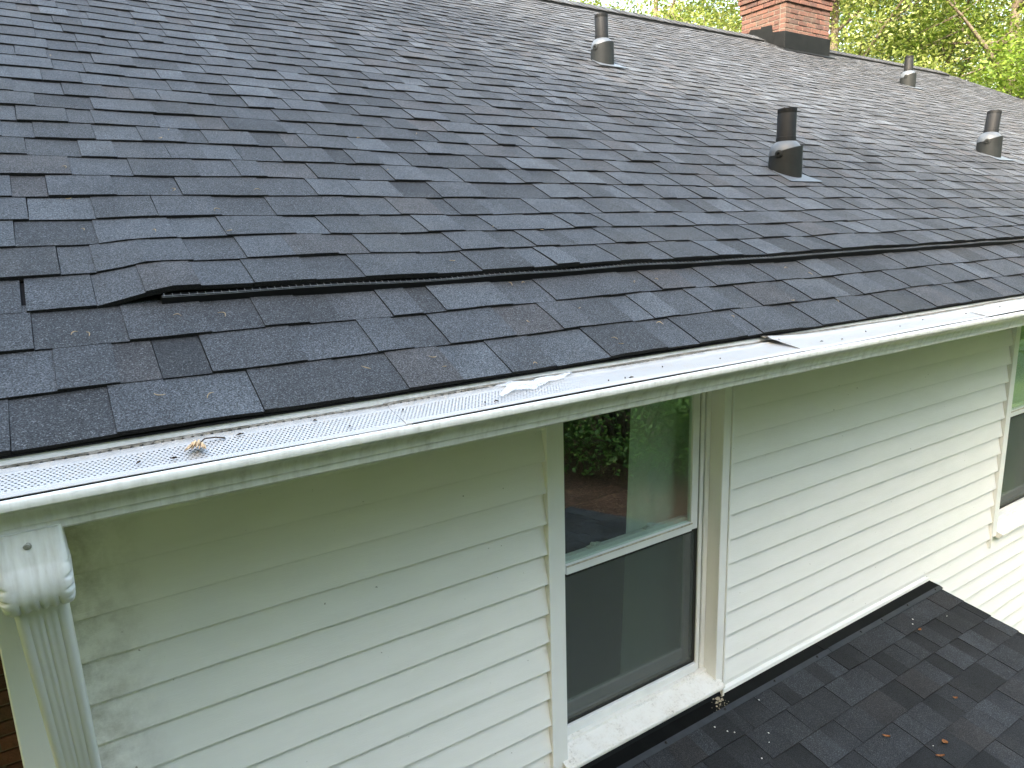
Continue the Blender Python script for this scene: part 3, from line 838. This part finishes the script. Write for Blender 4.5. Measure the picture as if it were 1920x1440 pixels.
e0 = Vector((ex - .004, -.735, -.540)); dirv = Vector((-.012, .50, -.86)).normalized()
tl = math.radians(30)
rg = [rect_ring(e0.x + dirv.x * t, e0.y + dirv.y * t, e0.z + dirv.z * t, .079, .056, tl, rib=(.0 if t < .07 else .0022)) for t in (0, .03, .066, .072, .1, .2, .4, .7, 1.0, 1.22)]
build('downpipe', loft(rg), 'trim', DS, smooth=True, angle=50)
build('downpipe', loft([rect_ring(e0.x - .015, -.075, z, .079, .056, 0, rib=.0022) for z in (-1.55, -1.65, -3, -4.85)]), 'trim', DS, smooth=True, angle=50)
build('screw', MB().lathe([(.0062, 0), (.0062, .0015), (.0042, .002), (.0040, .005), (.002, .0056)], (ex - .002, -.8035, -.459), 12, axis=(0, -1, 0.1)), 'screw', DS, smooth=True, angle=40)

# ------------------------------------------------------------------ chimney
CX0, CX1, CY0, CY1 = 9.174, 10.222, 4.75, 5.52
ch = MB().box(CX0 + .008, CX1 - .008, CY0 + .008, CY1 - .008, 2.1, 3.9)
CH = build('chimney', ch, 'mortar', HOUSE); tag(CH, 'red brick chimney with black flashing at the ridge')
r = random.Random(21)
def brick_course(z, o, hh, phase):
    x0, x1, y0, y1 = CX0 - o, CX1 + o, CY0 - o, CY1 + o; dpt = .09; mj = .011
    def run(a, b_, horizontal, front):
        q = a + (0 if phase else .0); L_ = .203; pos = a; first = True
        while pos < b_ - .03:
            ln = (.10 if (first and phase) else L_); e = min(pos + ln, b_)
            if b_ - e < .05: e = b_
            j = r.uniform(-.003, .003)
            if horizontal:
                yy = (y0 + j, y0 + dpt) if front else (y1 - dpt, y1 + j)
                build('brick', MB().bevbox(pos + mj / 2, e - mj / 2, yy[0], yy[1], z, z + hh, .004), 'brick', CH)
            else:
                xx = (x0 + j, x0 + dpt) if front else (x1 - dpt, x1 + j)
                build('brick', MB().bevbox(xx[0], xx[1], pos + mj / 2, e - mj / 2, z, z + hh, .004), 'brick', CH)
            pos = e; first = False
    run(x0, x1, True, True); run(y0 + dpt + .003, y1, False, True)
    if z > 2.95: run(x0 + dpt + .003, x1, True, False)
z = 2.62; k = 0
while z < 3.75:
    o = 0.0
    if z > 3.09: o = .022
    if z > 3.16: o = .045
    brick_course(z, o, .0565, k % 2); z += .0675; k += 1
build('chimney_cap', MB().bevbox(CX0 - .08, CX1 + .08, CY0 - .08, CY1 + .08, 3.76, 3.86, .02), 'mortar', CH)
fl = MB().bevbox(CX0 - .012, CX1 + .012, CY0 - .016, CY0 - .004, 2.40, 2.705, .003)
build('front_flashing', fl, 'black_metal', CH)
def sideplate(poly, x, th):
    n = len(poly); V = [(x, y, z) for y, z in poly] + [(x - th, y, z) for y, z in poly]
    return MB().add(V, [tuple(range(n)), tuple(reversed(range(n, 2 * n)))] + [(i, i + n, (i + 1) % n + n, (i + 1) % n) for i in range(n)])
build('step_flashing', sideplate([(CY0 - .016, 2.42), (CY0 - .016, 2.705), (4.955, 2.735), (4.965, 2.63), (5.03, 2.58)], CX0 - .0045, .004), 'black_metal', CH)
build('step_flashing', sideplate([(4.90, 2.50), (4.965, 2.835), (5.15, 2.845), (5.16, 2.60)], CX0 - .009, .004), 'black_metal', CH)
build('step_flashing', sideplate([(5.10, 2.60), (5.155, 2.83), (5.345, 2.855), (5.385, 2.77), (5.44, 2.72), (5.2, 2.6)], CX0 - .0045, .004), 'black_metal', CH)
build('roof_flange', MB().add([RP(CX0 - .13, 6.0, .014), RP(CX1 + .03, 6.0, .014), RP(CX1 + .03, 6.20, .012), RP(CX0 - .13, 6.20, .012), RP(CX0 - .13, 6.0, .010), RP(CX1 + .03, 6.0, .010), RP(CX1 + .03, 6.20, .008), RP(CX0 - .13, 6.20, .008)],
      [(0, 1, 2, 3), (7, 6, 5, 4), (0, 4, 5, 1), (1, 5, 6, 2), (2, 6, 7, 3), (3, 7, 4, 0)]), 'black_metal', CH)

# ------------------------------------------------------------------ plumbing vents
def vent(x, s, tilt, sc_, label):
    """pipe, ball collar, skirt and flange; s is where the skirt's lower edge meets the roof"""
    cx, cyy, cz = RP(x, s + .095 * sc_, .0)
    base = Vector((cx, cyy, cz)); f = sc_
    body = [(.088 * f, -.10 * f), (.088 * f, .0), (.087 * f, .06 * f), (.084 * f, .105 * f)]
    V_ = build('vent_pipe', MB().lathe(body, base, 40), 'skirt', HOUSE, smooth=True, angle=40); tag(V_, label)
    top = base + Vector((0, 0, .105 * f)); ax = Vector((tilt, .02, 1)).normalized()
    dome = [(.0865 * f, -.012 * f), (.0865 * f, 0)] + [(.0865 * f * math.cos(a) + .0, .078 * f * math.sin(a)) for a in np.linspace(.12, 1.02, 10)]
    build('collar_dome', MB().lathe(dome, top, 40, axis=(tilt * .5, 0, 1)), 'grey_plastic', V_, smooth=True, angle=50)
    # raised lip of the dark skirt that sweeps up over the collar on the downhill side
    sk = MB(); n = 28; rows = []
    for (rr, zz) in ((.0900, -.10), (.0905, .0), (.0895, .07), (.0890, 1.0)):
        row = []
        for i in range(n + 1):
            a = -math.pi * .97 + math.pi * 1.12 * i / n
            zt = (.118 + .022 * math.cos(a + 1.0)) if zz == 1.0 else zz
            row.append(tuple(base + Vector((rr * f * math.cos(a), rr * f * math.sin(a), zt * f))))
        rows.append(row)
    V2 = [p for row in rows for p in row] + [tuple(Vector(p) * 1 + (Vector((base.x, base.y, p[2])) - Vector(p)) * .04) for p in rows[-1]]
    F2 = [(j * (n + 1) + i, j * (n + 1) + i + 1, (j + 1) * (n + 1) + i + 1, (j + 1) * (n + 1) + i) for j in range(4) for i in range(n)]
    build('skirt', sk.add(V2, F2), 'skirt', V_, smooth=True, angle=50)
    bdir = Vector((-math.cos(.25), -math.sin(.25), 0))
    bp = base + bdir * .083 * f + Vector((0, 0, .098 * f))
    build('screw_boss', MB().lathe([(.021 * f, 0), (.021 * f, .010), (.015 * f, .013), (.008 * f, .0132), (.0075 * f, .006)], bp, 18, axis=bdir), 'skirt', V_, smooth=True, angle=40)
    p0 = top + ax * .055 * f
    pr = [(.0525, 0), (.0525, .030), (.0505, .031), (.0500, .034), (.0500, .150), (.0495, .152), (.0495, .156), (.0505, .158), (.0505, .178), (.0440, .179), (.0430, .10)]
    P_ = build('pipe', MB().lathe([(a * f, b_ * f) for a, b_ in pr], p0, 36, axis=tuple(ax), cap=True), 'black_plastic', V_, smooth=True, angle=40)
    fl_ = MB(); hw = .15 * f
    poly = [(-hw * .80, -.052), (hw * .98, -.052), (hw * 1.0, -.040), (hw * .62, .11), (-hw * .62, .11), (-hw * .86, -.040)]
    V3 = [RP(x + a, s + b_ * f, .0165 - .006 * max(0, b_) / .11) for a, b_ in poly] + [RP(x + a, s + b_ * f, .013 - .006 * max(0, b_) / .11) for a, b_ in poly]
    n6 = 6
    build('flange', fl_.add(V3, [tuple(range(n6)), tuple(reversed(range(n6, 12)))] + [(i, i + n6, (i + 1) % n6 + n6, (i + 1) % n6) for i in range(n6)]), 'grey_plastic', V_)
vent(3.865, 3.49, -.02, 1.03, 'upper left vent pipe, nearest the top edge above the open roof')
vent(3.475, 1.245, .02, 1.0, 'largest and nearest black vent pipe with grey collar on the roof')
vent(10.18, 4.64, .0, 1.12, 'smallest vent pipe, far up the roof near the ridge end')
vent(6.99, 1.83, .20, 1.08, 'vent pipe leaning right at the right edge of the photo')

# ------------------------------------------------------------------ loose things lying about
r = random.Random(77)
BITS = [(.232, .752), (.078, .79), (.409, .732), (.357, 1.445), (.558, 1.029), (.069, 1.18), (.506, 3.009), (.11, 2.301), (.401, 1.541), (.063, .984), (.412, .881), (.321, 1.026), (.021, .323), (.043, .315), (.137, .09), (.221, .064), (.302, .342), (.215, .357), (.71, .099), (.544, .09), (.717, .052), (.944, .012), (1.236, .066), (1.238, .04), (1.035, .191), (1.444, .111), (1.235, .233), (1.099, .392), (1.145, .392), (1.532, .336), (1.632, .344), (1.742, .098), (2.322, .361), (2.098, .149), (2.315, .116), (2.401, .306), (1.227, .731), (1.413, .709), (1.067, 1.225), (1.084, 1.56), (1.37, 1.648), (2.085, 1.823), (.959, .5)]
def roof_top(x, s):
    k = int(s / S); return main_lift(x, s, k) + .0075 * (1 - (s - k * S) / S) + .0035
for (x, s) in BITS:
    a = r.uniform(0, 6.28); ln = r.uniform(.005, .011); cv = r.uniform(.3, 1.0) * ln; mb = MB(); P_ = []
    for q in range(6):
        t = q / 5 * 2 - 1; u = ln * t; v = cv * (1 - t * t)
        P_.append(RP(x + u * math.cos(a) - v * math.sin(a), s + u * math.sin(a) + v * math.cos(a), roof_top(x, s) + .0022 + .002 * (1 - t * t)))
    mb.tube(P_, [.0005, .0009, .0011, .0011, .0009, .0004], 5)
    tag(build('dry_catkin', mb, 'straw', None, smooth=True), 'small curled straw coloured catkin on the shingles ' + ('between the black vent strip and the gutter' if s < 3 * S else 'above the black vent strip'), 'catkin', 'curled catkins below the vent strip' if s < 3 * S else 'curled catkins above the vent strip')
# dried flower head on the guard
fx0, fy0, fz0 = .176, -.792, -.3495
mb = MB(); dv_ = Vector((-.35, -.9, .10)).normalized()
lat = Vector((.93, -.36, 0))
for i in range(20):
    q = r.uniform(-1, 1); up_ = r.uniform(.001, .010) * (1.1 - q * q)
    p0 = Vector((fx0, fy0, fz0 + .004)) + lat * q * .003; ln = r.uniform(.022, .036)
    p1 = p0 + dv_ * ln * .5 + lat * q * .009 + Vector((0, 0, up_)); p2 = p0 + dv_ * ln + lat * q * r.uniform(.011, .016) + Vector((0, 0, up_ * .6 - .004))
    p2.z = max(p2.z, -.3575 + .001)
    mb.tube([p0, p1, p2], [.0018, .0024, .0007], 5)
FL = empty('dried_flower', (fx0, fy0, fz0)); tag(FL, 'tan dried flower head with bent stem lying on the perforated guard', 'flower')
build('petals', mb, 'petal', FL, smooth=True)
build('stem', MB().tube([(fx0, fy0, fz0 + .005), (fx0 + .012, fy0 + .012, fz0 + .010), (fx0 + .030, fy0 + .016, fz0 + .008), (fx0 + .046, fy0 + .013, fz0 + .0045)], [.0016, .0013, .0013, .0018], 6), 'darkbit', FL, smooth=True)
# scrap of clear plastic tucked under the shingle edge
mb = MB(); nx_, ny_ = 36, 12; V = []
for j in range(ny_ + 1):
    for i in range(nx_ + 1):
        u = i / nx_; v = j / ny_; x = .815 + .20 * u + .02 * math.sin(5 * v)
        y = -.752 - .062 * v * (1 - .55 * u) + .006 * math.sin(9 * u)
        zg = -.3440 - (.2055 * max(0, -.7645 - y))
        V.append((x, y, zg + .0035 + .0045 * abs(math.sin(7 * u + 3 * v)) + .003 * abs(math.sin(17 * u - 6 * v + 1)) * (1 - abs(2 * v - 1) * .3)))
F = [(j * (nx_ + 1) + i, j * (nx_ + 1) + i + 1, (j + 1) * (nx_ + 1) + i + 1, (j + 1) * (nx_ + 1) + i) for j in range(ny_) for i in range(nx_)]
tag(build('plastic_scrap', mb.add(V, F), 'film', None, smooth=True, fix=False), 'crumpled scrap of clear plastic film on the gutter guard', 'plastic')
# brown bits on the guard
for (x, y) in [(.249, -.775), (.391, -.77), (.443, -.82), (.13, -.822), (.077, -.815), (.569, -.79), (.747, -.822), (.774, -.824), (1.097, -.822), (1.149, -.824), (1.167, -.826), (1.51, -.81), (1.81, -.775), (2.221, -.805), (2.606, -.79), (2.046, -.832), (1.95, -.825), (1.30, -.80), (2.42, -.81), (2.9, -.80), (3.2, -.79)]:
    zg = -.3440 - .2055 * max(0, -.7645 - y) + (.0016 if x > 1.8 else 0) + (.010 * math.exp(-(x - 1.79) / .16) if x > 1.79 else 0)
    a = r.uniform(0, 6.28); l = r.uniform(.004, .009); mb = MB()
    mb.tube([(x - l * math.cos(a), y - l * math.sin(a) * .6, zg + .0022), (x, y, zg + .0035), (x + l * math.cos(a), y + l * math.sin(a) * .6, zg + .002)], [.0006, .0019, .0008], 5)
    tag(build('debris_flake', mb, 'darkbit', None, smooth=True), 'small dark crumb on the gutter guard ' + ('left of the plastic scrap' if x < .82 else 'between the plastic scrap and the sprung panel' if x < 1.79 else 'right of the sprung guard panel end'), 'debris', 'brown crumbs on the gutter guard, ' + ('left' if x < .82 else 'middle' if x < 1.79 else 'right'))
def low_top(x, y):
    return -2.29 + y * math.tan(P2) + .0135
lab = ['brown curled leaf near the upper right corner of the lower roof', 'brown curled leaf at the lower left of the fallen leaves on the lower roof', 'broad crumpled brown leaf near the lower right of the lower roof', 'thin tan leaf at the bottom edge of the lower roof', 'small tan leaf bit in the middle right of the lower roof']
for i, (x, y) in enumerate([(3.947, -.262), (3.02, -.59), (3.244, -.75), (3.141, -.779), (3.584, -.633)]):
    a = [.4, 2.0, 1.2, 2.4, 2.0][i]; l = [.017, .017, .015, .019, .010][i]; wd = [.008, .006, .012, .005, .006][i]; V = []; mb = MB()
    for q in range(6):
        t = q / 5 * 2 - 1; hw = wd * math.sqrt(max(0.02, 1 - t * t))
        for s_, hgt in ((-1, .007), (0, .001), (1, .006)):
            u, v = l * t, hw * s_
            V.append((x + u * math.cos(a) - v * math.sin(a), y + u * math.sin(a) + v * math.cos(a), low_top(x, y) + hgt * (1 - .3 * t) + .004 * t * t))
    F = [(q * 3 + j, q * 3 + j + 1, (q + 1) * 3 + j + 1, (q + 1) * 3 + j) for q in range(5) for j in range(2)]
    o = len(V); V += [(p, q, z_ - .0008) for p, q, z_ in V]; F += [tuple(reversed([h + o for h in f])) for f in F]
    tag(build('fallen_leaf', mb.add(V, F), 'brownleaf', None, smooth=True, fix=False), lab[i], 'leaf', 'fallen leaves on the lower roof')
for (x, y) in [(2.656, -.145), (2.327, -.151), (2.362, -.197), (2.53, -.299), (2.383, -.375), (2.387, -.218), (2.487, -.335), (4.009, -.188), (3.965, -.211), (4.235, -.273), (3.174, -.731)]:
    q = r.uniform(.0022, .0042); e = r.uniform(.5, 1.6)
    mb = MB().lathe([(q * .6, 0), (q, q * .5), (q * .7, q * 1.0), (q * .2, q * 1.2)], (x, y, low_top(x, y) - .001), 8, sq=e)
    tag(build('paint_chip', mb, 'chip', None, smooth=True), 'tiny white chip on the dark lower roof ' + ('below the near window corner' if x < 3 else 'near its upper right corner' if x > 3.9 else 'beside the broad brown leaf'), 'chip', 'white chips on the lower roof, ' + ('left' if x < 3 else 'right'))

# ------------------------------------------------------------------ trees and shrubs
def leaf_mesh(name, cents, size, mat, parent, seed, wloc):
    rs = np.random.RandomState(seed); n = len(cents)
    a = rs.normal(size=(n, 3)); a[:, 2] *= .6; a /= np.linalg.norm(a, axis=1)[:, None]
    u = rs.normal(size=(n, 3)) * .7; u[:, 2] += .8
    b_ = np.cross(u, a); b_ /= np.linalg.norm(b_, axis=1)[:, None]; nn = np.cross(a, b_)
    l = size * rs.uniform(.6, 1.35, n)[:, None]; wd = l * rs.uniform(.38, .6, n)[:, None]
    v = np.stack([cents - a * l * .5, cents - a * l * .05 + b_ * wd * .5 + nn * l * .08, cents + a * l * .5, cents - a * l * .05 - b_ * wd * .5 + nn * l * .08], 1).reshape(-1, 3) - np.array(wloc)
    me = bpy.data.meshes.new(name); me.vertices.add(4 * n); me.vertices.foreach_set('co', v.astype(np.float32).ravel())
    me.loops.add(4 * n); me.loops.foreach_set('vertex_index', np.arange(4 * n, dtype=np.int32))
    me.polygons.add(n); me.polygons.foreach_set('loop_start', np.arange(0, 4 * n, 4, dtype=np.int32))
    me.update(calc_edges=True); me.materials.append(MAT[mat])
    o = bpy.data.objects.new(name, me); put(o, parent, wloc); return o
def tree(name, label, cat, base, h, cr, z0, seed, nleaf, lsize, mat, limbs=13, spread=.42, tr=.22, group=None, lean=0.0):
    r = random.Random(seed); rs = np.random.RandomState(seed)
    T = empty(name, (base[0], base[1], GROUND)); tag(T, label, cat, group)
    mb = MB(); P_ = []; x, y = base; th = h * .93
    for i in range(9):
        t = i / 8; P_.append(Vector((x + lean * t * t * h + .25 * math.sin(3 * t + seed) * t, y + .25 * math.cos(2.3 * t + seed) * t, GROUND + th * t - .05)))
    mb.tube(P_, [tr * (1.35 if i == 0 else 1) * (1 - .86 * i / 8) for i in range(9)], 9)
    cl = []
    for i in range(limbs):
        t = z0 / h + (1 - z0 / h) * (i + r.random() * .8) / limbs * .92; t = min(.97, max(.12, t))
        k = t * 8; k0 = min(7, int(k)); p = P_[k0].lerp(P_[k0 + 1], k - k0); az = i * 2.4 + r.uniform(-.5, .5)
        prof = math.sin(math.pi * min(1, max(.06, (t - z0 / h * .8) / (1.03 - z0 / h * .8)) ** .7)) ; ln = cr * (.45 + .6 * prof) * r.uniform(.75, 1.15)
        up = r.uniform(.15, .75) + .4 * t; q = [p]; dirv = Vector((math.cos(az), math.sin(az), up)).normalized()
        for j in range(1, 5):
            dirv = (dirv + Vector((r.uniform(-.2, .2), r.uniform(-.2, .2), r.uniform(-.18, .12)))).normalized(); q.append(q[-1] + dirv * ln / 4)
        rr = tr * (1 - .8 * t) * .5
        mb.tube(q, [rr, rr * .75, rr * .5, rr * .3, rr * .1], 6)
        for j in range(1, 5):
            for _ in range(3):
                sd_ = Vector((r.uniform(-1, 1), r.uniform(-1, 1), r.uniform(-.35, .7))).normalized(); l2 = ln * r.uniform(.18, .42)
                s1 = q[j] + sd_ * l2 * .55 + Vector((0, 0, r.uniform(-.1, .15))); s2 = q[j] + sd_ * l2
                mb.tube([q[j], s1, s2], [rr * .28, rr * .16, rr * .05], 4)
                cl += [s1, s2, s2 + Vector((r.uniform(-.4, .4), r.uniform(-.4, .4), r.uniform(-.3, .3)))]
    build('trunk', mb, 'bark', T, smooth=True, fix=False)
    cl = np.array([tuple(c) for c in cl]); wts = rs.uniform(.2, 1.0, len(cl)); wts /= wts.sum()
    idx = rs.choice(len(cl), nleaf, p=wts)
    off = rs.normal(size=(nleaf, 3)) * spread * np.array([1, 1, .62])
    leaf_mesh('crown', cl[idx] + off, lsize, mat, T, seed, (base[0], base[1], GROUND + z0)); return T
def shrub(label, base, h, rad, seed, n, lsize, mat='leaf_c', group=None):
    r = random.Random(seed); rs = np.random.RandomState(seed)
    T = empty('evergreen_shrub', (base[0], base[1], GROUND)); tag(T, label, 'shrub', group)
    mb = MB(); cl = []
    for i in range(16):
        az = i * 2.4; e = r.uniform(.1, .95); tip = Vector((base[0] + rad * e * math.cos(az) * .8, base[1] + rad * e * math.sin(az) * .8, GROUND + h * (.95 - .45 * e * e) * r.uniform(.7, 1)))
        b0 = Vector((base[0] + .15 * math.cos(az), base[1] + .15 * math.sin(az), GROUND - .05)); md = b0.lerp(tip, .5) + Vector((.2 * math.cos(az), .2 * math.sin(az), .1))
        mb.tube([b0, md, tip], [.07, .045, .012], 6)
    for i in range(300):
        t = rs.uniform(.05, 1.0); a_ = rs.uniform(0, 2 * math.pi); q = math.sqrt(rs.uniform(.35, 1.0)) * rad * math.sqrt(max(.05, 1 - t ** 2.4)) * (1 - .12 * (1 - t))
        cl.append((base[0] + q * math.cos(a_), base[1] + q * math.sin(a_), GROUND + h * t))
    build('trunk', mb, 'bark', T, smooth=True, fix=False)
    cl = np.array(cl); pts_ = cl[rs.randint(0, len(cl), n)] + rs.normal(size=(n, 3)) * .2
    pts_[:, 2] = np.maximum(pts_[:, 2], GROUND + .25)
    leaf_mesh('crown', pts_, lsize, mat, T, seed, (base[0], base[1], GROUND)); return T

BG = 'trees beyond the ridge'
tree('deciduous_tree', 'pale loose leaved tree left of the brick chimney', 'tree', (17.0, 15.5), 17, 4.6, 6.5, 31, 44000, .115, 'leaf_a', 14, .45, group=BG)
tree('deciduous_tree', 'thin high tree over the ridge, left of the upper left vent pipe', 'tree', (13.2, 18.5), 18.5, 4.2, 11.3, 32, 12000, .13, 'leaf_b', 12, .5, group=BG)
tree('deciduous_tree', 'bright yellow green tree just right of the chimney', 'tree', (19.0, 10.6), 16, 4.4, 4.5, 33, 64000, .11, 'leaf_a', 17, .42, .26, group=BG)
tree('deciduous_tree', 'tall leafy tree filling the middle of the upper right corner', 'tree', (25.5, 11.5), 19, 5.6, 4.0, 34, 70000, .125, 'leaf_a', 18, .45, .30, group=BG)
tree('deciduous_tree', 'bright tree at the right edge above the roof end', 'tree', (23.0, 7.6), 15.5, 4.6, 3.2, 35, 70000, .11, 'leaf_b', 18, .42, .28, group=BG)
tree('deciduous_tree', 'darker tree standing far behind the other trees', 'tree', (31, 19), 21, 6.5, 4.0, 36, 40000, .19, 'leaf_b', 18, .6, .32, group=BG)
tree('deciduous_tree', 'distant tree low behind the roof end', 'tree', (33, 10.5), 18, 6.5, 2.5, 37, 40000, .19, 'leaf_b', 18, .6, .32, group=BG)
# trees standing left of the house, out of the frame, that shade the roof
SH = 'shade trees left of the house, outside the frame'
for i, (x, y, h, cr, z0, n) in enumerate([(-7.5, -5.5, 16.5, 4.6, 4.0, 42000), (-9.5, 0.5, 17, 4.8, 5.0, 36000), (-6.0, -11.0, 15.5, 4.6, 3.0, 36000), (-13.0, -6.0, 18, 5.5, 4.0, 36000), (-11, 7.0, 17, 4.8, 6.0, 24000), (-5.0, -8.2, 14.5, 3.3, 3.0, 26000), (-1.6, -10.5, 13.0, 3.2, 2.5, 26000), (-6.2, -4.4, 14.0, 2.9, 3.5, 26000)]):  # last three are unseen additions that keep sun off the wall
    tree('shade_tree', 'tall unseen shade tree left of the house beyond the photo', 'tree', (x, y), h, cr, z0, 60 + i, n, .20, 'leaf_b', 16, .5, .28, group=SH)
# trees added behind the camera for green bounce and to block low sky
FG = 'trees added behind the viewer for green bounce'
for i, (x, y, h, cr, z0) in enumerate([(-14, -10, 12.5, 4.5, .6), (-8, -16, 12.5, 4.5, .6), (-1, -17.5, 12.5, 4.5, .6), (6, -18, 12.5, 4.5, .6), (13, -18.5, 12.5, 4.5, .6), (20, -17, 13, 4.5, .6), (27, -11, 13, 4.4, .6), (22, -3.5, 13.5, 4.4, .6)]):
    tree('bounce_tree', 'broad green tree added behind the viewer for bounced light', 'tree', (x, y), h, cr, z0, 80 + i, 16000, .44, 'leaf_b', 17, .75, .3, group=FG)
for i, (x, y, h, rad) in enumerate([(9.9, -8.7, 5.0, 2.1), (12.6, -7.5, 5.4, 2.2), (7.7, -10.6, 5.6, 2.2), (15.6, -6.4, 5.0, 2.2)]):  # front garden shrubs, seen in the window glass
    shrub(['dark evergreen shrub reflected in the near window glass', 'dark evergreen shrub standing right of the reflected shrub', 'dark evergreen shrub at the back of the mulch bed', 'dark evergreen shrub at the far end of the mulch bed'][i], (x, y), h, rad, 90 + i, 20000, .11)
